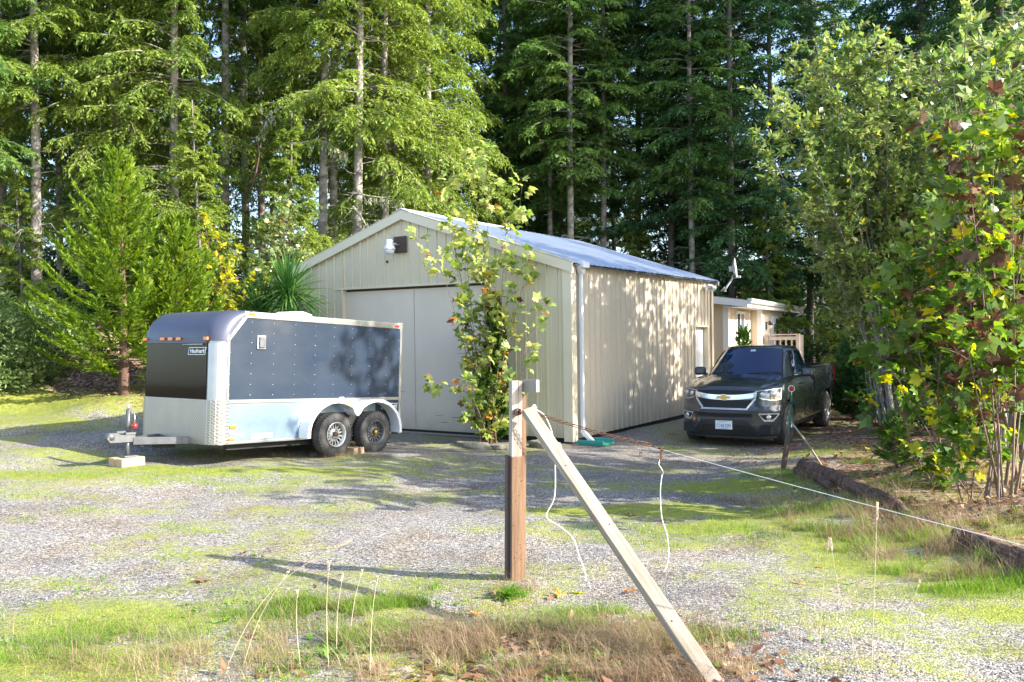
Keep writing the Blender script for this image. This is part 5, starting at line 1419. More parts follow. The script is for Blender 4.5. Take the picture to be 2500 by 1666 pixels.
# brace board
A = Vector((X_at(1291,POSTY-.12), POSTY-.12, Z_at(1291,1012,POSTY-.12))); Bp = at(1752,1672); B = Vector((Bp.x, Bp.y, Bp.z-.03))
ax = (B-A).normalized(); n1 = Vector((.45,-.45,.75))*.866 + Vector((-.72,-.68,0))*.5; n1 = (n1-ax*n1.dot(ax)).normalized(); n2 = ax.cross(n1)
br = bpy.data.objects.new('brace_post', None); br.name = 'brace_board'; COL.objects.link(br)
br.matrix_world = Matrix(((n1.x,ax.x,n2.x,A.x),(n1.y,ax.y,n2.y,A.y),(n1.z,ax.z,n2.z,A.z),(0,0,0,1)))
tag(br, 'long whitewashed timber brace leaning from the gate post down to the ground at right', 'brace')
Lb = (B-A).length+.15
MB().box((-.036,-.03,-.041),(.041,Lb,.041), bev=.004).build('timber', MATS['brace_wood'], br)
mb = MB()
for (y, s) in ((.55,1),(1.05,-1),(1.7,1)): mb.lathe([(0,0),(.012,0),(.010,.0015),(0,.002)], 10, Matrix.Translation((0.01*s,y,-.0415)) @ Matrix.Rotation(PI,4,'X')); mb.lathe([(0,0),(.006,0),(.005,.0015),(0,.002)], 8, Matrix.Translation((.0415,y*1.2,.01*s)) @ Matrix.Rotation(PI/2,4,'Y'))
mb.build('knot', MATS['dark_board'], br)
# chain
def P3(px, py, d): return Vector((X_at(px,d), d, Z_at(px,py,d)))
c0 = P3(1280,1000,POSTY-.10); c1 = P3(1583,1086,POSTY-.16)
ch = empty('rusty_chain', c0); tag(ch, 'rusty steel chain sagging from the gate post to the white wire', 'chain')
def link_mesh(L_, W_, r):
    pts = []; n = 6
    for i in range(n+1): a = -PI/2+PI*i/n; pts.append((L_/2-W_/2+math.cos(a)*W_/2, math.sin(a)*W_/2, 0))
    for i in range(n+1): a = PI/2+PI*i/n; pts.append((-L_/2+W_/2+math.cos(a)*W_/2, math.sin(a)*W_/2, 0))
    pts.append(pts[0]); return MB().tube(pts, r, 6, cap=False)
def place(o, p, d, roll):
    d = d.normalized(); q = d.to_track_quat('X','Z').to_matrix().to_4x4(); o.matrix_basis = Matrix.Translation(p) @ q @ Matrix.Rotation(roll,4,'X')
NL = 36; proto = None
def chp(t):
    p = c0.lerp(c1, t); p.z -= .018*4*t*(1-t); return p-c0
for i in range(NL):
    t = (i+.5)/NL; d = chp(min(1,t+.01))-chp(t-.01)
    if proto is None: o = proto = link_mesh(.043,.023,.0027).build('link', MATS['rust'], ch)
    else: o = proto.copy(); COL.objects.link(o)
    place(o, chp(t), d, (0 if i % 2 else PI/2)+.5)
o = link_mesh(.075,.030,.0042).build('large_link', MATS['rust'], ch); place(o, P3(1574,1084,POSTY-.16)-c0, c1-c0, .6)
e = P3(1609,1097,POSTY-.17)
mb = MB(); mb.tube([P3(1585,1088,POSTY-.16)-c0, e-c0], .0045, 6); mb.tube([e-c0+Vector((-.02,0,.005)), e-c0+Vector((.012,-.01,.012)), e-c0+Vector((.02,0,-.01)), e-c0+Vector((-.005,0,-.015))], .005, 6); mb.build('swivel_hook', MATS['rust'], ch)
o = link_mesh(.085,.034,.0045).build('large_link', MATS['rust'], ch); place(o, P3(1610,1111,POSTY-.17)-c0, Vector((0,0,-1)), .4)
mb = MB(); q0 = P3(1607,1122,POSTY-.17)-c0; mb.tube([q0, P3(1604,1134,POSTY-.17)-c0, P3(1612,1147,POSTY-.17)-c0, P3(1616,1157,POSTY-.17)-c0, P3(1611,1159,POSTY-.17)-c0], .0038, 6); mb.build('s_hook', MATS['galv'], ch)
wr = empty('fence_wire', e); tag(wr, 'thin white electric-fence wire stretched from the chain to the right edge', 'wire')
e2 = P3(2500,1329,4.45); e3 = e2+(e2-e)*.35
pts = []
for i in range(25):
    t = i/24; p = e.lerp(e3, t)-e; p.z -= .012*4*t*(1-t); pts.append(p)
MB().tube(pts, .0019, 6).build('strand', MATS['rope_white'], wr)
def rope(pxs, d, r, label, nm='white_rope', conv=lambda p: p):
    P = [P3(p[0], p[1], d + (p[2] if len(p) > 2 else 0)) for p in pxs]
    # Catmull-Rom
    pts = []
    for i in range(len(P)-1):
        p0, p1, p2, p3 = P[max(i-1,0)], P[i], P[i+1], P[min(i+2,len(P)-1)]
        for k in range(6):
            t = k/6; pts.append(.5*((2*p1)+(-p0+p2)*t+(2*p0-5*p1+4*p2-p3)*t*t+(-p0+3*p1-3*p2+p3)*t**3))
    pts.append(P[-1]); t_ = empty(nm, pts[0]); tag(t_, label, 'rope'); MB().tube([p-pts[0] for p in pts], r, 6).build('cord', MATS['rope_white'], t_)
z5 = lambda x, y: (1180+x/2.047, 900+y/2.047)
rope([(1300,988),(1306,1000),(1322,1010,.06),(1332,1024,.10),(1343,1052,.14),(1350,1090,.16),z5(350,475)+(.16,),z5(345,640)+(.16,),z5(303,740)+(.16,),z5(370,790)+(.1,),z5(435,850)+(.05,),z5(465,940),z5(495,1030),z5(492,1130)+(-.03,)], POSTY-.03, .0045, 'white cord hanging from the post behind the brace board to the ground')
rope([z5(885,530),z5(875,610),z5(880,740),z5(905,830),z5(913,920),z5(903,985),z5(885,1020)], POSTY-.17, .0036, 'white cord dangling from the hook at the end of the chain')
rope([z5(800,1100),z5(815,1150),z5(828,1200),z5(826,1245)], 5.6, .0035, 'short white cord end below the lower part of the brace board')
MB().tube([P3(1298,1000,POSTY-.1), P3(1299,990,POSTY-.1), P3(1304,988,POSTY-.1), P3(1308,998,POSTY-.1)], .0022, 6).build('insulator_clip', MATS['rope_white'], None)
bpy.data.objects['insulator_clip'].parent = post; bpy.data.objects['insulator_clip'].matrix_parent_inverse = post.matrix_world.inverted()

# reflector marker
mp = at(1905,1150); D_ = mp.y
mk = empty('marker_post', (mp.x, mp.y, mp.z)); tag(mk, 'red round reflector on a green steel post fixed to a short brown stake', 'marker')
def loc(px, py, dd=0): return P3(px,py,D_+dd)-Vector((mp.x,mp.y,mp.z))
mb = MB(); a0, a1 = loc(1905,1165), loc(1926,1043)
dv = (a1-a0).normalized(); Mq = Matrix.Translation(a0) @ dv.to_track_quat('Z','Y').to_matrix().to_4x4()
mb.box((-.05,-.022,-.05),(.05,.022,(a1-a0).length), M=Mq, bev=.004); mb.build('stake', MATS['stake_brown'], mk)
mb = MB(); a0, a1 = loc(1921,1080,-.04), loc(1931,966,-.04); dv = (a1-a0).normalized(); Mq = Matrix.Translation(a0) @ dv.to_track_quat('Z','Y').to_matrix().to_4x4()
mb.box((-.024,-.004,0),(.024,.004,(a1-a0).length), M=Mq); mb.box((-.004,-.022,0),(.004,-.004,(a1-a0).length), M=Mq); mb.build('steel_post', MATS['green_post'], mk)
bc = loc(1928,984,-.05); MB().box((bc.x-.034,bc.y-.02,bc.z-.014),(bc.x+.034,bc.y+.02,bc.z+.014)).build('clamp', MATS['black_plastic'], mk)
rc = loc(1931,949,-.045); Mr = Matrix.Translation(rc) @ Matrix.Rotation(PI/2,4,'X')
MB().lathe([(0,-.01),(.044,-.01),(.046,.0),(.044,.006),(.036,.006),(.036,.0),(0,.0)], 24, Mr).build('reflector_rim', MATS['white_paint'], mk)
MB().lathe([(0,.005),(.036,.004),(.036,.0),(0,.0)], 24, Mr).build('reflector', MATS['red_plastic'], mk)
MB().tube([loc(1931,966,-.045), loc(1931,955,-.045)], .006, 6).build('reflector_stem', MATS['white_paint'], mk)
s0 = at(2010,1138); so_ = empty('leaning_stake', (s0.x,s0.y,s0.z)); tag(so_, 'thin tan stick leaning against the red reflector post', 'stake')
MB().tube([Vector((0,0,-.03)), P3(1970,1085,D_-.1)-s0, P3(1929,1030,D_-.09)-s0], [.016,.014,.012], 6).build('stick', MATS['dead_twig'], so_)

# logs
def log(pts, rad, label, nm='log', seg=36, seed=1, hollow=False):
    P = [Vector(p) for p in pts]; o0 = P[0].copy(); from mathutils import noise as mn
    full = []; rads = []
    for i in range(len(P)-1):
        for k in range(16): t = k/16; full.append(P[i].lerp(P[i+1], t)-o0); rads.append(lerp(rad[i], rad[i+1], t))
    full.append(P[-1]-o0); rads.append(rad[-1])
    mb = MB(); mb.tube(full, rads, seg, cap=True, smooth=True); dsp = []
    for i, v in enumerate(mb.v):
        v = Vector(v); k = min(i//seg, len(full)-1) if i < seg*len(full) else 0
        c = full[k]; d = (v-c); 
        f = (1+.22*mn.noise(v*3.2+Vector((seed,0,0)))+.26*mn.noise(d.normalized()*3.2+Vector((seed,0,v.length*.5)))+.12*mn.noise(d.normalized()*9+Vector((0,seed,v.length*1.2)))+.10*mn.noise(v*22))*.84
        end = 1.0
        dsp.append(tuple(c+d*f*end))
    mb.v = dsp
    o = mb.build(nm, MATS['log_bark'], None); o.location = o0; tag(o, label, 'log')
    ax_ = (full[0]-full[1]).normalized(); Mq = Matrix.Translation(ax_*.004) @ ax_.to_track_quat('Z','Y').to_matrix().to_4x4()
    r = rads[0]
    e_ = MB().lathe([(0,.0),(r*.3,.004),(r*.6,.0),(r*.93,.003),(r*.93,-.01),(0,-.01)], 16, Mq).build('sawn_end', MATS['log_end'], o)
    return o
def gp(px, py, dz): p = at(px, py); return Vector((p.x, p.y, p.z+dz))
log([gp(1963,1163,.13), gp(2045,1190,.11), gp(2130,1228,.08), gp(2190,1250,.07), gp(2215,1262,.03)], [.105,.10,.09,.065,.03], 'long dark fallen log tapering to the right behind the wire', seed=3)
log([gp(1948,1160,.04), gp(1990,1172,.05), gp(2035,1200,.04)], [.08,.085,.05], 'short dark rotten log stub under the raised end of the long log', seed=9)
log([gp(2245,1277,.05), gp(2265,1284,.05), gp(2295,1290,.03)], [.05,.06,.035], 'small broken chunk of bark between the two big logs', seed=5)
log([gp(2345,1325,.06), gp(2440,1365,.06), gp(2520,1400,.07), gp(2620,1450,.07)], [.09,.095,.10,.10], 'thick dark sawn log running out of the right edge', seed=7)

# ================================================================ vegetation
def norm(a): return a/(np.linalg.norm(a, axis=-1, keepdims=True)+1e-9)
def trunk_mb(H, r0, seg=9, bend=.15, seed=0, rings=14, top=.02, butt=1.25):
    rr = random.Random(seed); mb = MB(); pts = []; rad = []
    ph, ph2 = rr.uniform(0,6), rr.uniform(0,6)
    for i in range(rings+1):
        t = i/rings; z = H*t**1.15
        pts.append((bend*math.sin(t*3+ph)-bend*math.sin(ph), bend*math.cos(t*2.4+ph2)-bend*math.cos(ph2), z-.3*(i == 0)))
        rad.append((r0*(1-t)**.8+top)*(butt if i == 0 else 1)*rr.uniform(.95,1.05))
    mb.tube(pts, rad, seg); return mb, pts, rad
def trunk_at(pts, z):
    for a, b in zip(pts, pts[1:]):
        if z <= b[2]:
            t = (z-a[2])/(b[2]-a[2]); return np.array([a[0]+(b[0]-a[0])*t, a[1]+(b[1]-a[1])*t, z])
    return np.array(pts[-1])
def conifer(name, H, hb, Lmax, r0, seed, leaf, bark, whorl=.42, nb=4, up=.15, droop=.35, twigs=13, needles=7, nl=.17, nw=.05, hang=.45, topshape=.75, dead=8, twl=.34, bend=.15, irregular=.35, minL=.5, base_in=.75):
    """a trunk with limbs and dead stubs, and a crown of needle sprays; returns the top-level Empty"""
    global rng
    rng = np.random.default_rng(seed)
    root = empty(name, (0,0,0))
    mb, pts, rad = trunk_mb(H, r0*.86, 9, bend, seed)
    rr = random.Random(seed)
    zs = []; z = hb
    while z < H-.3: zs.append(z); z += whorl*rng.uniform(.7,1.3)
    B0=[];AZ=[];LL=[];EL=[];DR=[]
    for z in zs:
        t = (z-hb)/(H-hb); prof = (1-t)**topshape*(base_in + (1-base_in)*min(1, t*6))
        for k in range(max(2, int(rng.normal(nb,.8)))):
            l = Lmax*prof*rng.uniform(1-irregular,1.0+irregular*.3)+.15
            if l < minL*.4: l = .3
            B0.append(trunk_at(pts, z+rng.uniform(-.15,.15))); AZ.append(rng.uniform(0,2*PI)); LL.append(l); EL.append(up+rng.normal(0,.10)+.45*t); DR.append(droop*rng.uniform(.6,1.3)*(1-.6*t))
    B0=np.array(B0);AZ=np.array(AZ);LL=np.array(LL);EL=np.array(EL);DR=np.array(DR); nbr=len(LL)
    def bp(i, t):
        h = LL[i]*t*np.cos(EL[i]); return B0[i]+np.stack([np.cos(AZ[i])*h, np.sin(AZ[i])*h, LL[i]*(np.sin(EL[i])*t-DR[i]*t*t)], -1)
    for i in range(nbr):
        ii_ = np.full(5, i); P = bp(ii_, np.array([0,.25,.5,.75,.95])); r = .006+.008*LL[i]
        mb.tube([tuple(p) for p in P], [r,r*.8,r*.6,r*.4,r*.2], 3, cap=False)
    for _ in range(dead):
        z = rr.uniform(1.0, max(1.5,hb)); p = trunk_at(pts, z); a = rr.uniform(0,6.28); l = rr.uniform(.25,1.5)
        q = [p, p+np.array([math.cos(a)*l*.5, math.sin(a)*l*.5, rr.uniform(-.1,.15)]), p+np.array([math.cos(a+.15)*l, math.sin(a+.15)*l, rr.uniform(-.5,.2)])]
        mb.tube([tuple(v) for v in q], [.018,.012,.004], 4, cap=False)
    mb.build('trunk', MATS[bark], root, recalc=False)
    # twigs
    nt_ = np.maximum(3, (twigs*(LL/Lmax)**.7*1.0).astype(int)+2)
    bi = np.repeat(np.arange(nbr), nt_*2); n = len(bi)
    t = rng.uniform(.12,1.0,n)**.8; side = np.where(rng.random(n) < .5, -1, 1)
    P = bp(bi, t); Q = bp(bi, np.minimum(t+.05,1.05)); D = norm(Q-P)
    U = np.tile([0,0,1.0],(n,1)); Sd = norm(np.cross(D,U))*side[:,None]
    a = rng.uniform(.5,1.1,n)[:,None]; TD = norm(D*np.cos(a)+Sd*np.sin(a)+U*rng.normal(0,.12,(n,1)))
    tl = twl*LL[bi]*(1.05-t)**.6*rng.uniform(.6,1.1,n)+.12
    # needles on twigs
    m = needles; ti = np.repeat(np.arange(n), m); s = np.tile((np.arange(m)+.5)/m, n)*rng.uniform(.9,1.1,n*m)
    C = P[ti]+TD[ti]*(tl[ti]*s)[:,None]; C[:,2] -= hang*tl[ti]*s*s
    d0 = TD[ti].copy(); d0[:,2] -= hang*1.6*s
    sd2 = norm(np.cross(d0, np.tile([0,0,1.0],(len(ti),1))))*np.where(np.arange(len(ti))%2, 1,-1)[:,None]
    ND = norm(norm(d0)*.8+sd2*rng.uniform(.2,.8,(len(ti),1))+rng.normal(0,.32,(len(ti),3))+np.array([0,0,-.12]))
    nn = norm(np.tile([0,0,1.0],(len(ti),1))+rng.normal(0,.55,(len(ti),3)))
    l = nl*rng.uniform(.6,1.25,len(ti)); 
    V = leaf_quads(C, ND, nn, l, l*nw/nl*rng.uniform(.7,1.3,len(ti)), .06)
    np_mesh('crown', V, 4, MATS[leaf], root)
    return root

firs = []
# prototypes: height, crown base, reach
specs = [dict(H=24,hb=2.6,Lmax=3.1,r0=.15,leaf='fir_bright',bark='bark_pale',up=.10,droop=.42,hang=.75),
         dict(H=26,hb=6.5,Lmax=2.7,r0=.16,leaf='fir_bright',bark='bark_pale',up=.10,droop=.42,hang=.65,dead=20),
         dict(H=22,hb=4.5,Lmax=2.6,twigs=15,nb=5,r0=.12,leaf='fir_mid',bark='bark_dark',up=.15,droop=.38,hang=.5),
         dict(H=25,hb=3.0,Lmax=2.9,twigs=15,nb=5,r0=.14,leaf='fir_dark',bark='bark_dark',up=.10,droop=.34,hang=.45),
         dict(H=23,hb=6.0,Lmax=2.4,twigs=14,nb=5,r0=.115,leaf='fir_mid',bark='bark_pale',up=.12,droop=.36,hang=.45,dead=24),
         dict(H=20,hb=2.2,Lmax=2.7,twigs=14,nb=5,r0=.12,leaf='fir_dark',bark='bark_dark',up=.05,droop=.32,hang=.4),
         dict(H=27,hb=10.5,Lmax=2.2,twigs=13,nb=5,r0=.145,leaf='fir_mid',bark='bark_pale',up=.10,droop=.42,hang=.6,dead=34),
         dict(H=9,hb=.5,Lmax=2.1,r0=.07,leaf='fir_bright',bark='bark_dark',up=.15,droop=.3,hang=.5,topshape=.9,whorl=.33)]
for i, sp_ in enumerate(specs): firs.append(conifer('fir_tree', seed=100+i, needles=12, nl=.15, nw=.050, **{**dict(whorl=.36, twigs=17, nb=5), **sp_}))
used = set()
def put_fir(k, px, depth, label, scale=1.0, rot=None, group='firs along the edge of the wood', sxy=None, lean=0.0):
    x = X_at(px, depth); z = gz(x, depth)
    o = firs[k] if k not in used else copy_tree(firs[k]); used.add(k)
    o.location = (x, depth, z-.05); rr = random.Random(int(px*7+depth*13)); s2 = sxy if sxy else scale
    o.scale = (s2, s2, scale); o.rotation_euler = (rr.uniform(-.015,.015), lean+rr.uniform(-.012,.012), rr.uniform(0,6.28) if rot is None else rot)
    tag(o, label, 'tree', group); return o
# the firs one can pick out at the edge of the wood (photo x of the trunk, distance)
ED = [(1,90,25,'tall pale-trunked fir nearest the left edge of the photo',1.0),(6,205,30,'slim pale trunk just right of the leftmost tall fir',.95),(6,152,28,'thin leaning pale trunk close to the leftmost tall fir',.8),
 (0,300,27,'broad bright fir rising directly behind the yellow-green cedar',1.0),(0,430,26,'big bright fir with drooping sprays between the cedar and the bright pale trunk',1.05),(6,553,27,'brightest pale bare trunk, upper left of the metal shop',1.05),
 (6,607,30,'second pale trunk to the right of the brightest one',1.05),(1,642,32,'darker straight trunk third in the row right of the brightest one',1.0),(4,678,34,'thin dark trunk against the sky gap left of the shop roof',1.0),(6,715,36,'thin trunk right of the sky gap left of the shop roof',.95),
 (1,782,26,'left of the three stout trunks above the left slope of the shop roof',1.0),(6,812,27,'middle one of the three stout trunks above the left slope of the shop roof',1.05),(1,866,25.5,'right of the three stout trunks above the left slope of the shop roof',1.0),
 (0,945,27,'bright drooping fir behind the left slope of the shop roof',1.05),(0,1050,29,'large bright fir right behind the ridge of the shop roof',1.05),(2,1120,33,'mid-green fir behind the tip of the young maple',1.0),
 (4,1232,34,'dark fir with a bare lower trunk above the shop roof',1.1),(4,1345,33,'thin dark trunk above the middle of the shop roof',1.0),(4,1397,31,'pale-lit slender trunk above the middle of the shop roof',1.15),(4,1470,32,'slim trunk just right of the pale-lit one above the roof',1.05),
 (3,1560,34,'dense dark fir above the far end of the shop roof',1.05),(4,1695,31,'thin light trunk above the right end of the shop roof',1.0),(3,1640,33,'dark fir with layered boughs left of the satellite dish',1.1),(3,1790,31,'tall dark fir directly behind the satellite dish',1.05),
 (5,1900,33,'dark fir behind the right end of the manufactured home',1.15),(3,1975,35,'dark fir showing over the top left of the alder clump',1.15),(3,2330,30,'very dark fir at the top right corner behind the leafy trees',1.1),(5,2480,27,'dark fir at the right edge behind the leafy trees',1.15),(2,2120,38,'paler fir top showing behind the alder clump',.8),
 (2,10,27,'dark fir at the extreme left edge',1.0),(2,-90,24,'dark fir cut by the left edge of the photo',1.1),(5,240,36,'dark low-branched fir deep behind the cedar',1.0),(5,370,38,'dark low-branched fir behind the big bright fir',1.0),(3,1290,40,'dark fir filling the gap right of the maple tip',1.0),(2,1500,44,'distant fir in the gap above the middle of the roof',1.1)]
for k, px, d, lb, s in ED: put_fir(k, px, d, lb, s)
# the wood behind: trees nothing tells apart
rr = random.Random(11); placed = [(X_at(px,d), d) for _, px, d, _, _ in ED]
cnt = 0; tries = 0
while cnt < 62 and tries < 6000:
    tries += 1
    d = 30+(66-30)*rr.random(); px = rr.uniform(-350, 2850); x = X_at(px, d)
    if px > 1950 and d < 34: continue
    if -6 < x < 14 and d < 31: continue
    if px < 1100 and rr.random() < .22: continue
    if any((x-a)**2+(d-b)**2 < (2.1 if d < 45 else 3.4)**2 for a, b in placed): continue
    gap = (640 < px < 760 or 20 < px < 130 or 1060 < px < 1180 or 1400 < px < 1520)
    if gap and rr.random() < .75: continue
    if 1050 < px < 1750 and rr.random() < .45: continue
    placed.append((x, d)); cnt += 1
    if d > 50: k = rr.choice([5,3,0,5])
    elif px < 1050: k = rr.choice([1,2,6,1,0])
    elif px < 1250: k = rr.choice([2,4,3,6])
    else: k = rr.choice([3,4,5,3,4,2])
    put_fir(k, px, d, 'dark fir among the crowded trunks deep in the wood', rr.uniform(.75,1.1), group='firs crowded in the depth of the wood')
# young firs under the edge
for px, d, lb, s, k in ((700,23.5,'young bright fir between the madrone and the shop',.75,7),(500,22.5,'bushy young fir behind the yellow-leaved sapling',.75,7),(1015,31,'young fir just behind the left roof slope',.7,7),(1180,31,'young fir behind the young maple tip',.8,7),(1560,32,'dark young fir behind the far roof end',.7,7),(1880,30,'dark young fir right of the home',.75,7),(2060,28,'dark young fir behind the pickup bed',.6,7),(60,25,'low young fir behind the rhododendron',.55,7)):
    put_fir(k, px, d, lb, s, group='young firs under the wood edge')
# trees of the wood to the right of the yard (they shade the wood behind)
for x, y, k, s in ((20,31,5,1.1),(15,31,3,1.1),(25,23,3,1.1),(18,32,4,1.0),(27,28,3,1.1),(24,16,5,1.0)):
    o = copy_tree(firs[k]); o.location = (x, y, gz(x,y)); o.scale = (s,s,s); o.rotation_euler = (0,0,x*3.1); tag(o, 'dark fir standing in the shady wood to the right of the yard', 'tree', 'firs right of the yard')

# undergrowth filling the floor of the wood (nobody could count it)
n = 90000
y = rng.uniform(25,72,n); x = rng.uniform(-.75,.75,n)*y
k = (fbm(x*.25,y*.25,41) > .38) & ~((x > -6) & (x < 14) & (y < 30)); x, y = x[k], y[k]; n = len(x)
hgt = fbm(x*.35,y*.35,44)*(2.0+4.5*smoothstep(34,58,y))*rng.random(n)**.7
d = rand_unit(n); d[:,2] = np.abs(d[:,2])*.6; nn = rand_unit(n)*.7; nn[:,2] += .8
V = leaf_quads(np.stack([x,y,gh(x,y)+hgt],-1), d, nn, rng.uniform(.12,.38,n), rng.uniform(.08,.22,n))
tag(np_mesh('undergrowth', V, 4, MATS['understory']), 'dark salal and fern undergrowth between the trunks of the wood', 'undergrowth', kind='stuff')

# ---------------------------------------------------------------- cedar with up-swept sprays
def swept(name, px, d, H, Lmax, leaf, bark, seed, label, cat='tree', nbr=120, hb=.5, up0=.75, up1=.45, fl=.16, dens=26, lean=0, minlow=1.0, curve=.25, r0=.10, zbase=None, nlw=.38):
    global rng
    rng = np.random.default_rng(seed)
    x = X_at(px, d); root = empty(name, (x, d, gz(x,d)-.03)); tag(root, label, cat)
    mb, pts, rad = trunk_mb(H*.97, r0, 8, .05, seed, 10, .01)
    C=[];D=[];Nn=[];Ln=[]
    for i in range(nbr):
        t = (i+.5)/nbr; z = hb+(H-hb)*t**1.1*.97; az = i*2.399+rng.normal(0,.3); l = Lmax*((1-t)**.75)*rng.uniform(.65,1.1)*(1 if z > minlow else .8)+.12
        e = up0+(up1-up0)*(1-t)+rng.normal(0,.1); b0 = trunk_at(pts, min(z,H*.95))
        h = np.array([math.cos(az), math.sin(az), 0])
        f = lambda s: b0+h*(l*s*math.cos(e))+np.array([0,0,1])*(l*(math.sin(e)*s*(.55+.45*s)-curve*s*(1-s)))
        P = [f(s) for s in (0,.3,.6,.9)]; mb.tube([tuple(p) for p in P], [.014,.010,.006,.002], 3, cap=False)
        m = int(dens*(.4+l)); 
        ss = rng.uniform(.15,1.02,m)
        for s in ss:
            p = f(s); q = f(s+.04); dd = (q-p)/np.linalg.norm(q-p); sd_ = np.cross(dd,[0,0,1]); sd_ /= np.linalg.norm(sd_)+1e-6
            w_ = (.30*l*(1.05-s)+.08); sg = rng.choice([-1,1]); off = rng.random()*w_
            a = rng.uniform(.4,.8); dv = dd*math.cos(a)+sd_*sg*math.sin(a)+np.array([0,0,rng.normal(.1,.12)])
            for u in (.25,.6,.95):
                C.append(p+dv*off*u); D.append(dv+rng.normal(0,.25,3)); Nn.append(np.array([0,0,1])+rng.normal(0,.5,3)); Ln.append(fl*rng.uniform(.6,1.3))
    mb.build('trunk', MATS[bark], root, recalc=False)
    C=np.array(C);D=np.array(D);Nn=np.array(Nn);Ln=np.array(Ln)
    np_mesh('crown', leaf_quads(C,D,Nn,Ln,Ln*nlw,.05), 4, MATS[leaf], root)
    return root
swept('cedar_tree', 300, 17.0, 4.85, 2.05, 'cedar_leaf', 'bark_red', 21, 'bright yellow-green cedar with up-swept boughs left of the trailer', nbr=105, dens=62, fl=.11, hb=.45, up0=1.05, up1=.25, curve=.34, r0=.10, nlw=.34)
swept('cedar_tree', 425, 17.6, 3.6, 1.75, 'cedar_leaf', 'bark_red', 24, 'lower right part of the cedar clump, its boughs sweeping up over the trailer', nbr=75, dens=62, fl=.11, hb=.4, up0=1.05, up1=.50, curve=.3, r0=.07, nlw=.34)
swept('arborvitae', 1198, 16.1, 2.72, .42, 'arbor_leaf', 'bark_red', 22, 'dark green column-shaped arborvitae against the shop wall behind the young maple', 'shrub', nbr=240, hb=.05, up0=1.2, up1=.75, fl=.085, dens=60, curve=.0, r0=.05, nlw=.5)
swept('arborvitae', 1808, 23.2, 2.1, .34, 'arbor_leaf', 'bark_red', 23, 'small thin conifer bush against the wall of the manufactured home', 'shrub', nbr=70, hb=.2, up0=.9, up1=.5, fl=.10, dens=26, curve=.0, r0=.03)
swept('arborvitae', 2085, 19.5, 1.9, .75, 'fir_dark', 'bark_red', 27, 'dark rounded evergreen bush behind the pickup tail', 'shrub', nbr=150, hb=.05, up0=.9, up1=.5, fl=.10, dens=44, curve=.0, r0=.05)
swept('arborvitae', 2150, 20.5, 1.5, .7, 'arbor_leaf', 'bark_red', 28, 'lower evergreen bush between the pickup tail and the alder stems', 'shrub', nbr=110, hb=.05, up0=.9, up1=.5, fl=.10, dens=40, curve=.0, r0=.05)
swept('fir_seedling', 2187, 11.0, .62, .22, 'fir_mid', 'bark_twig', 29, 'small fir seedling growing behind the long log', 'seedling', nbr=46, hb=.05, up0=.9, up1=.35, fl=.045, dens=60, curve=.0, r0=.007)

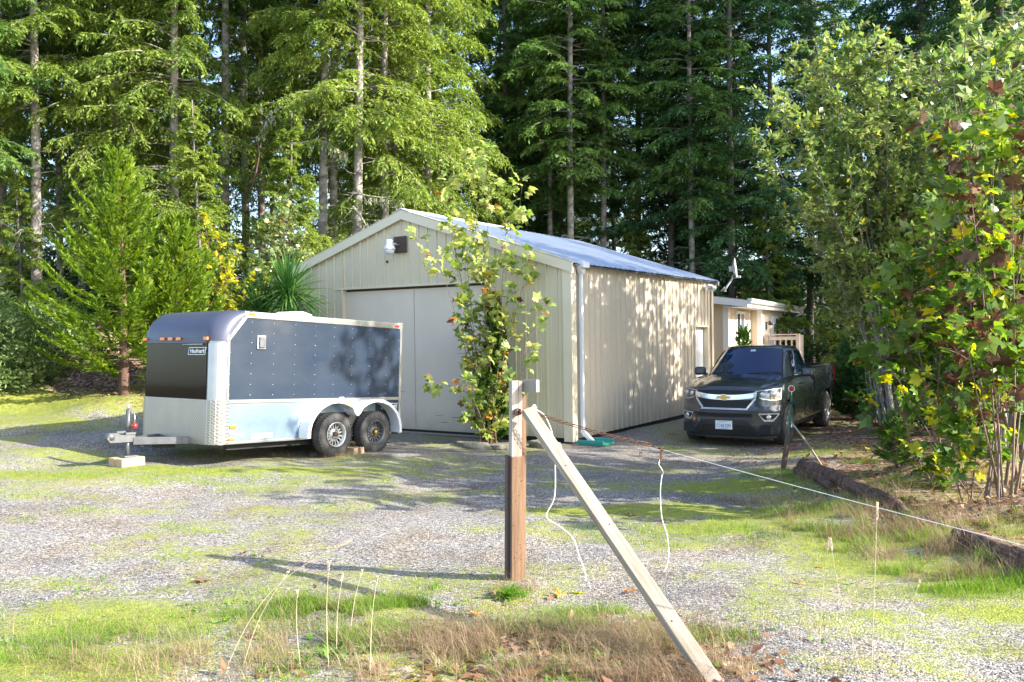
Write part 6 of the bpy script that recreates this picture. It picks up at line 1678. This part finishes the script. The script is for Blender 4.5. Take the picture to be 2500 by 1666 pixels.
# ---------------------------------------------------------------- broad-leaved clumps
def maple_leaf_tris(c, d, nrm, sz):
    """lobed leaves: 7 quads each as fans of 5 lobes -> (n*5,4,3)"""
    d = norm(d); s = norm(np.cross(d, nrm)); nn = np.cross(s, d)
    out = []
    for an, r in ((0,1.0),(.95,.85),(-.95,.85),(1.9,.5),(-1.9,.5)):
        ax_ = d*math.cos(an)+s*math.sin(an); sx = -d*math.sin(an)+s*math.cos(an)
        b = c+d*(sz*.32)[:,None]; L_ = (sz*.68*r)[:,None]; W_ = (sz*.21*r**.5)[:,None]; k = nn*(sz*.07)[:,None]
        out.append(np.stack([b, b+ax_*L_*.52+sx*W_+k, b+ax_*L_-k*1.5, b+ax_*L_*.52-sx*W_+k], 1))
    return np.concatenate(out, 0)
def clump(name, base, stems, leafdef, bark, seed, label, cat='tree', r0=.03, twig_n=9, twig_l=.7, leaves=10, group=None, extra=None, start=.35, tw_up=.5):
    """stems: list of point lists (world). leafdef: list of (material, kind, size, share)"""
    global rng
    rng = np.random.default_rng(seed); rr = random.Random(seed)
    root = empty(name, base); tag(root, label, cat, group); b = np.array(base)
    mb = MB(); LC=[]; LD=[]
    for st in stems:
        P = [np.array(p)-b for p in st]; n = 14; pts = []
        segl = [np.linalg.norm(P[i+1]-P[i]) for i in range(len(P)-1)]; T = sum(segl)
        def f(t):
            u = t*T
            for i, l in enumerate(segl):
                if u <= l or i == len(segl)-1: return P[i]+(P[i+1]-P[i])*(u/l)
                u -= l
        w1 = rr.uniform(0,6); 
        g_ = lambda t: f(t)+np.array([math.sin(t*7+w1),math.cos(t*6+w1),0])*.03*T*.12
        rs = r0*rr.uniform(.7,1.1)
        mb.tube([tuple(g_(i/n)) for i in range(n+1)], [rs*(1-.88*i/n) for i in range(n+1)], 6, cap=False)
        m = max(2, int(twig_n*T/3))
        for k in range(m):
            t = start+(1-start)*(k+rr.random())/m; p = g_(min(t,.99)); dd = g_(min(t,.99)+.01)-p; dd = dd/np.linalg.norm(dd)
            a = rr.uniform(0,6.28); o = np.array([math.cos(a),math.sin(a),0.0]); dv = norm(dd*tw_up+o*.8+np.array([0,0,rr.uniform(-.1,.3)])); tl = twig_l*rr.uniform(.4,1.15)*(1.15-t*.6)
            e = p+dv*tl+np.array([0,0,-.06*tl]); mb.tube([tuple(p), tuple(p+dv*tl*.5), tuple(e)], [rs*.32,rs*.22,.002], 4, cap=False)
            # sub-twigs
            for q in range(3):
                u = rr.uniform(.35,.95); a2 = rr.uniform(0,6.28); dv2 = norm(dv+.8*np.array([math.cos(a2),math.sin(a2),rr.uniform(-.2,.5)])); p2 = p+dv*tl*u; l2 = tl*.4*rr.uniform(.5,1)
                mb.tube([tuple(p2), tuple(p2+dv2*l2)], [rs*.15,.0015], 3, cap=False)
                for w_ in range(int(leaves*.5)): 
                    v = rr.uniform(.2,1); LC.append(p2+dv2*l2*v); LD.append(dv2+rng.normal(0,.6,3))
            for w_ in range(leaves):
                v = rr.uniform(.15,1.02); LC.append(p+dv*tl*v); LD.append(dv+rng.normal(0,.65,3))
        for w_ in range(6): LC.append(g_(1-.12*rng.random())); LD.append(rng.normal(0,1,3))
    if extra:
        for c, d in extra: LC.append(np.array(c)-b); LD.append(np.array(d, float))
    mb.build('stems', MATS[bark], root, recalc=False)
    LC=np.array(LC); LD=norm(np.array(LD)); LD[:,2] -= .25; n = len(LC); sel = rng.random(n); lo = 0
    nn = norm(rng.normal(0,.5,(n,3))+np.array([.15,-.1,.9]))
    for (m_, kind, size, share) in leafdef:
        k = (sel >= lo) & (sel < lo+share); lo += share
        if not k.any(): continue
        c, d, q = LC[k], LD[k], nn[k]; sz = size*rng.uniform(.55,1.15,k.sum())
        if kind == 'maple':
            pet = norm(d+rng.normal(0,.3,d.shape)); c = c+pet*(sz*.35)[:,None]; V = maple_leaf_tris(c, d, q, sz)
        else:
            V = leaf_quads(c, d, q, sz, sz*rng.uniform(.5,.68,k.sum()), rng.choice([-.06,.1]))
        np_mesh('leaves', V, 4, MATS[m_], root)
    return root
def fan(px0, py0, d0, tips, dj=1.0, seed=0, mid=.5, pull=.35):
    """stems from a ground spot to tips given as (photo x, y) ; depth scattered by dj"""
    rr = random.Random(seed); P0 = at(px0, py0); d0 = P0.y; out = []
    for tp in tips:
        d = d0+rr.uniform(-dj,dj) if len(tp) < 3 else d0+tp[2]
        T = P3(tp[0], tp[1], d); A = Vector((P0.x+rr.uniform(-.15,.15), P0.y+rr.uniform(-.2,.2), gz(P0.x,P0.y)-.05))
        M_ = A.lerp(T, .45); M_.x = A.x+(T.x-A.x)*pull; M_.y = A.y+(T.y-A.y)*pull
        out.append([tuple(A), tuple(M_), tuple(T)])
    return tuple((P0.x, P0.y, gz(P0.x,P0.y))), out
AL = [('alder_leaf','oval',.135,.92),('yellow_leaf','oval',.11,.04),('brown_leaf','oval',.11,.04)]
def spread(n, x0, x1, yfun, seed):
    rr = random.Random(seed); return [(lerp(x0,x1,(i+rr.random())/n), yfun(lerp(x0,x1,(i+.5)/n))+rr.uniform(-25,50)) for i in range(n)]
arch = lambda cx, hw, top, bot: (lambda x: top+(bot-top)*min(1,abs((x-cx)/hw))**2.0)
b_, st_ = fan(2180,1072,15.2, spread(22,1850,2340,arch(2090,300,95,400),1)+spread(8,1940,2330,arch(2100,290,400,600),2), 1.5, 1, pull=.33)
clump('alder_tree', b_, st_, AL, 'bark_alder', 31, 'large leafy alder clump fanning out from pale stems right of the pickup', r0=.026, twig_n=15, twig_l=.8, leaves=11, start=.36)
b_, st_ = fan(2420,1120,13.5, spread(16,2270,2620,arch(2420,300,110,260),3)+spread(6,2300,2600,arch(2450,300,350,500),4), 1.4, 5, pull=.4)
clump('alder_tree', b_, st_, AL, 'bark_alder', 32, 'second leafy alder clump at the right edge behind the maples', r0=.032, twig_n=14, twig_l=.8, leaves=10, start=.3)
b_, st_ = fan(2150,1050,17, spread(5,2010,2190,arch(2080,250,580,680),8), 1.0, 9, pull=.3)
clump('alder_tree', b_, st_, AL, 'bark_alder', 38, 'lower leafy alder stems hanging over the pickup bed', r0=.02, twig_n=12, twig_l=.7, leaves=8, start=.4)
ML = [('maple_leaf','maple',.23,.82),('yellow_leaf','maple',.22,.07),('brown_leaf','maple',.22,.11)]
MB_ = [('maple_leaf','maple',.21,.60),('yellow_leaf','maple',.17,.08),('brown_leaf','maple',.20,.32)]
b_, st_ = fan(2300,1180,10, spread(5,2170,2480,arch(2330,250,560,720),11)+spread(6,2110,2520,arch(2340,260,720,960),12), .9, 13, pull=.45)
clump('maple_tree', b_, st_, ML, 'bark_twig', 33, 'bigleaf maple sapling with large green leaves behind the logs', r0=.012, twig_n=8, twig_l=.65, leaves=4, start=.28)
b_, st_ = fan(2440,1215,9.5, spread(6,2260,2600,arch(2450,260,270,480),15)+spread(5,2330,2620,arch(2450,260,760,980),16), .8, 17, pull=.45)
clump('maple_tree', b_, st_, MB_, 'bark_twig', 34, 'bigleaf maple at the right edge with many brown and yellow leaves', r0=.014, twig_n=7, twig_l=.7, leaves=4, start=.34)
b_, st_ = fan(2370,1230,9, [(2180,905),(2230,1130),(2290,1000),(2350,1120),(2400,950),(2460,1080)], .5, 19, pull=.5)
clump('maple_tree', b_, st_, [('maple_leaf','maple',.19,.75),('yellow_leaf','maple',.18,.22),('orange_leaf','maple',.15,.03)], 'bark_twig', 35, 'low maple shoots with yellow-green leaves at the foot of the right-hand trees', r0=.010, twig_n=7, twig_l=.4, leaves=4, start=.25)
b_, st_ = fan(2480,1180,11, [(2380,560),(2440,520),(2500,640),(2550,500),(2420,760),(2520,820)], .8, 21, pull=.5)
clump('maple_tree', b_, st_, MB_, 'bark_twig', 36, 'brown-leaved maple boughs behind the low maple shoots', r0=.02, twig_n=9, twig_l=.6, leaves=5, start=.25)
# alders beyond the right edge that dapple the yard
for j, (x, y, h, sd_) in enumerate(((9.2,14.2,7.2,41),(9.8,15.4,8.2,46),(11.0,16.6,8.5,42),(8.6,11.3,9.4,43),(12.5,12.5,9.0,44),(9.9,16.9,8.2,45),(10.3,18.6,7.8,48),(11.2,15.2,9.0,47))):
    rr = random.Random(sd_); z0 = gz(x,y)
    st_ = [[(x,y,z0-.1),(x+math.cos(a)*.4,y+math.sin(a)*.4,z0+h*.45),(x+math.cos(a)*rr.uniform(.6,1.8),y+math.sin(a)*rr.uniform(.4,1.2),z0+h*rr.uniform(.7,1))] for a in [i*.7 for i in range(9)]]
    clump('alder_tree', (x,y,z0), st_, [('alder_leaf','oval',.15,1.0)], 'bark_alder', sd_, 'leafy alder standing in the thicket beyond the right edge of the yard', group='alders in the thicket right of the yard', r0=.04, twig_n=10, twig_l=1.0, leaves=9, start=.25)
# young maple before the shop front
tips = [(1075,430),(1158,372),(1196,368),(1280,452),(1302,600),(1105,520),(1140,560),(1240,560),(1180,620),(1210,700),(1120,760)]
b_, st_ = fan(1195,1086,15.6, [t+(0,) for t in tips], .5, 23, pull=.42)
low = [[b_, tuple(P3(1150,960,15.4)), tuple(P3(1045,925,15.2))], [b_, tuple(P3(1270,930,15.4)), tuple(P3(1290,800,15.4)), tuple(P3(1330,735,15.3))], [b_, tuple(P3(1120,800,15.7)), tuple(P3(1078,640,15.7)), tuple(P3(1020,585,15.7))], [b_, tuple(P3(1220,980,15.4)), tuple(P3(1255,930,15.2))], [b_, tuple(P3(1165,1000,15.4)), tuple(P3(1130,930,15.2))]]
clump('young_maple', b_, st_+low, [('maple_young','maple',.22,.91),('orange_leaf','maple',.18,.05),('brown_leaf','maple',.19,.04)], 'bark_twig', 51, 'slender multi-stemmed young maple with pale yellow-green leaves before the shop doors', r0=.015, twig_n=8, twig_l=.28, leaves=3, start=.06, tw_up=.9)
# yellow-leaved sapling and madrone behind the trailer
b_, st_ = fan(560,960,20, [(500,520),(530,560),(470,600),(560,640),(600,680),(520,640),(620,720),(450,680),(580,600),(640,690)], .6, 25, pull=.4)
clump('cherry_sapling', b_, st_, [('yellow_leaf','oval',.15,.6),('maple_leaf','oval',.14,.4)], 'bark_twig', 52, 'sapling with drooping yellow leaves between the cedar and the spiky palm', r0=.015, twig_n=10, twig_l=.5, leaves=6, start=.3)
b_, st_ = fan(700,930,21.5, [(640,560),(700,480),(720,500),(670,530),(750,560),(620,620),(690,580),(760,620),(650,650),(720,620)], .8, 26, pull=.4)
clump('madrone_tree', b_, st_, [('madrone_leaf','oval',.14,.93),('orange_leaf','oval',.12,.07)], 'bark_red', 53, 'madrone with glossy pale leaves and red bark left of the shop gable', r0=.035, twig_n=14, twig_l=.6, leaves=11, start=.4)
# rhododendron mound at the left edge
for (px, py, d, r, h, sd_, lb) in ((40,960,18.5,1.25,1.75,61,'large rounded rhododendron at the left edge of the bank'),(-60,930,17.0,1.3,1.9,62,'rhododendron cut by the left edge of the photo'),(130,880,20.5,.9,1.1,63,'smaller shrub on the bank behind the rhododendron')):
    rng = np.random.default_rng(sd_); x = X_at(px,d); z0 = gz(x,d); root = empty('rhododendron', (x,d,z0)); tag(root, lb, 'shrub')
    mb = MB(); n = 420; v = rand_unit(n); v[:,2] = np.abs(v[:,2]); q = rng.uniform(.55,1.0,n)[:,None]*(1+.25*(fbm(v[:,0]*3+5,v[:,1]*3+v[:,2]*2,sd_)-.5))[:,None]*np.array([r,r,h])
    c = v*q
    for i in range(0,n,8): mb.tube([(0,0,0), tuple(c[i]*.5+np.array([0,0,-.05])), tuple(c[i])], [.018,.010,.004], 4, cap=False)
    mb.build('branches', MATS['bark_twig'], root, recalc=False)
    m = 15; ci = np.repeat(np.arange(n), m); d_ = norm(v[ci]*.5+rng.normal(0,.7,(n*m,3))); nn = norm(v[ci]+rng.normal(0,.4,(n*m,3)))
    L_ = rng.uniform(.08,.16,n*m); V = leaf_quads(c[ci]+rng.normal(0,.07,(n*m,3)), d_, nn, L_, L_*.36)
    np_mesh('foliage', V, 4, MATS['rhodo_leaf'], root)
# spiky cabbage palm behind the trailer
rng = np.random.default_rng(77); cx_, cy_ = X_at(704,17.6), 17.6; z0 = gz(cx_,cy_); root = empty('cabbage_palm', (cx_,cy_,z0)); tag(root, 'spiky green cabbage palm with sword leaves showing over the trailer roof', 'palm')
hz = Z_at(700,712,17.6)-z0
MB().tube([(0,0,-.1),(.03,0,hz*.5),(0,0,hz)], [.11,.09,.07], 10).build('trunk', MATS['bark_dark'], root)
for hx, hy, hz_, nlv in ((0,0,hz,300),(-.62,.2,hz-.45,170),(.1,-.2,hz-.4,110)):
    mb = MB()
    for i in range(nlv):
        az = rng.uniform(0,2*PI); e = math.asin(rng.uniform(-.45,1)); L_ = rng.uniform(.7,1.05); K = 5; wd_ = .06
        hdir = Vector((math.cos(az)*math.cos(e), math.sin(az)*math.cos(e), math.sin(e))); sd_ = hdir.cross(Vector((0,0,1))).normalized(); vs = []
        for k in range(K+1):
            t = k/K; p = Vector((hx,hy,hz_))+hdir*(L_*t); p.z -= .22*L_*t*t*(1.1-hdir.z); ww = wd_*(.35+1.3*t)*(1-t)**.6*.8 if t > .01 else wd_*.3
            up_ = sd_.cross(hdir); vs += [p+sd_*ww/2, p-up_*ww*.2, p-sd_*ww/2]
        fs = []
        for k in range(K):
            for s in range(2): b0 = k*3+s; fs.append((b0,b0+1,b0+4,b0+3))
        mb.add(vs, fs)
    mb.build('leaf_head', MATS['spike_leaf'], root, recalc=False)
MB().tube([(-.60,.18,hz-.6),(-.35,.1,hz-1.0),(0,0,hz-1.5)], [.05,.06,.07], 8).build('side_trunk', MATS['bark_dark'], root)
# dead lichened boughs before the three stout trunks
def bough(pxs, d, r, label, bm_='dead_twig'):
    pts = [P3(p[0],p[1],d+(p[2] if len(p) > 2 else 0)) for p in pxs]; o = empty('dead_bough', pts[0]); tag(o, label, 'dead branch')
    n = len(pts); mb = MB(); mb.tube([p-pts[0] for p in pts], [r*(1-.8*i/(n-1)) for i in range(n)], 6); rr = random.Random(int(pxs[0][0]))
    for i in range(2*n):
        k = rr.randrange(1,n); p = (pts[k-1].lerp(pts[k], rr.random()))-pts[0]; mb.tube([p, p+Vector((rr.uniform(-.3,.3),rr.uniform(-.3,.3),rr.uniform(-.35,.15)))], [r*.3,.003], 4, cap=False)
    mb.build('bough', MATS[bm_], o, recalc=False)
    C = []; 
    for i in range(90): k = rr.randrange(max(1,n-2),n); p = pts[k-1].lerp(pts[k], rr.random())-pts[0]; C.append((p.x+rr.uniform(-.1,.1),p.y+rr.uniform(-.1,.1),p.z+rr.uniform(-.18,.05)))
    C = np.array(C); dd = np.tile([0,0,-1.0],(len(C),1))+rng.normal(0,.3,(len(C),3)); L_ = rng.uniform(.08,.2,len(C))
    np_mesh('lichen_tufts', leaf_quads(C,dd,norm(rng.normal(size=(len(C),3))),L_,L_*.4), 4, MATS['lichen'], o)
bough([(866,505),(880,520),(895,545),(905,560),(912,570)], 25.2, .05, 'short lichen-hung dead bough touching the left roof slope')
bough([(866,470),(900,478),(950,484),(990,492)], 25.3, .035, 'long thin dead bough reaching right above the roof peak')
bough([(700,360),(716,352),(760,346),(800,345),(830,365),(850,375)], 25, .035, 'arching bare grey bough crossing before the stout trunks')
bough([(690,470),(705,420),(712,380),(715,352),(700,345)], 25, .04, 'bent bare madrone limb rising left of the stout trunks', 'bark_red')
bough([(618,470),(632,420),(640,380),(638,340),(655,300),(680,265)], 25, .035, 'reddish curving bare limb left of the sky gap', 'bark_red')
# low dark brush added to give shaded depth behind the stems on the right
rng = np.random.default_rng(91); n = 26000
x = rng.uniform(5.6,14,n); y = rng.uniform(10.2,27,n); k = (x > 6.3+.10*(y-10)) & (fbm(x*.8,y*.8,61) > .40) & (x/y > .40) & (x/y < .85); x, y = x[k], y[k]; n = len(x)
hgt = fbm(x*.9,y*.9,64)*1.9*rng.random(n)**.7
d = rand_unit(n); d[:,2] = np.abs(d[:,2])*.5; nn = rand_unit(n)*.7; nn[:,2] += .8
tag(np_mesh('thicket', leaf_quads(np.stack([x,y,gh(x,y)+hgt],-1), d, nn, rng.uniform(.08,.20,n), rng.uniform(.05,.12,n)), 4, MATS['understory']), 'dark low brush added as shaded depth under the trees at the right', 'undergrowth', kind='stuff')
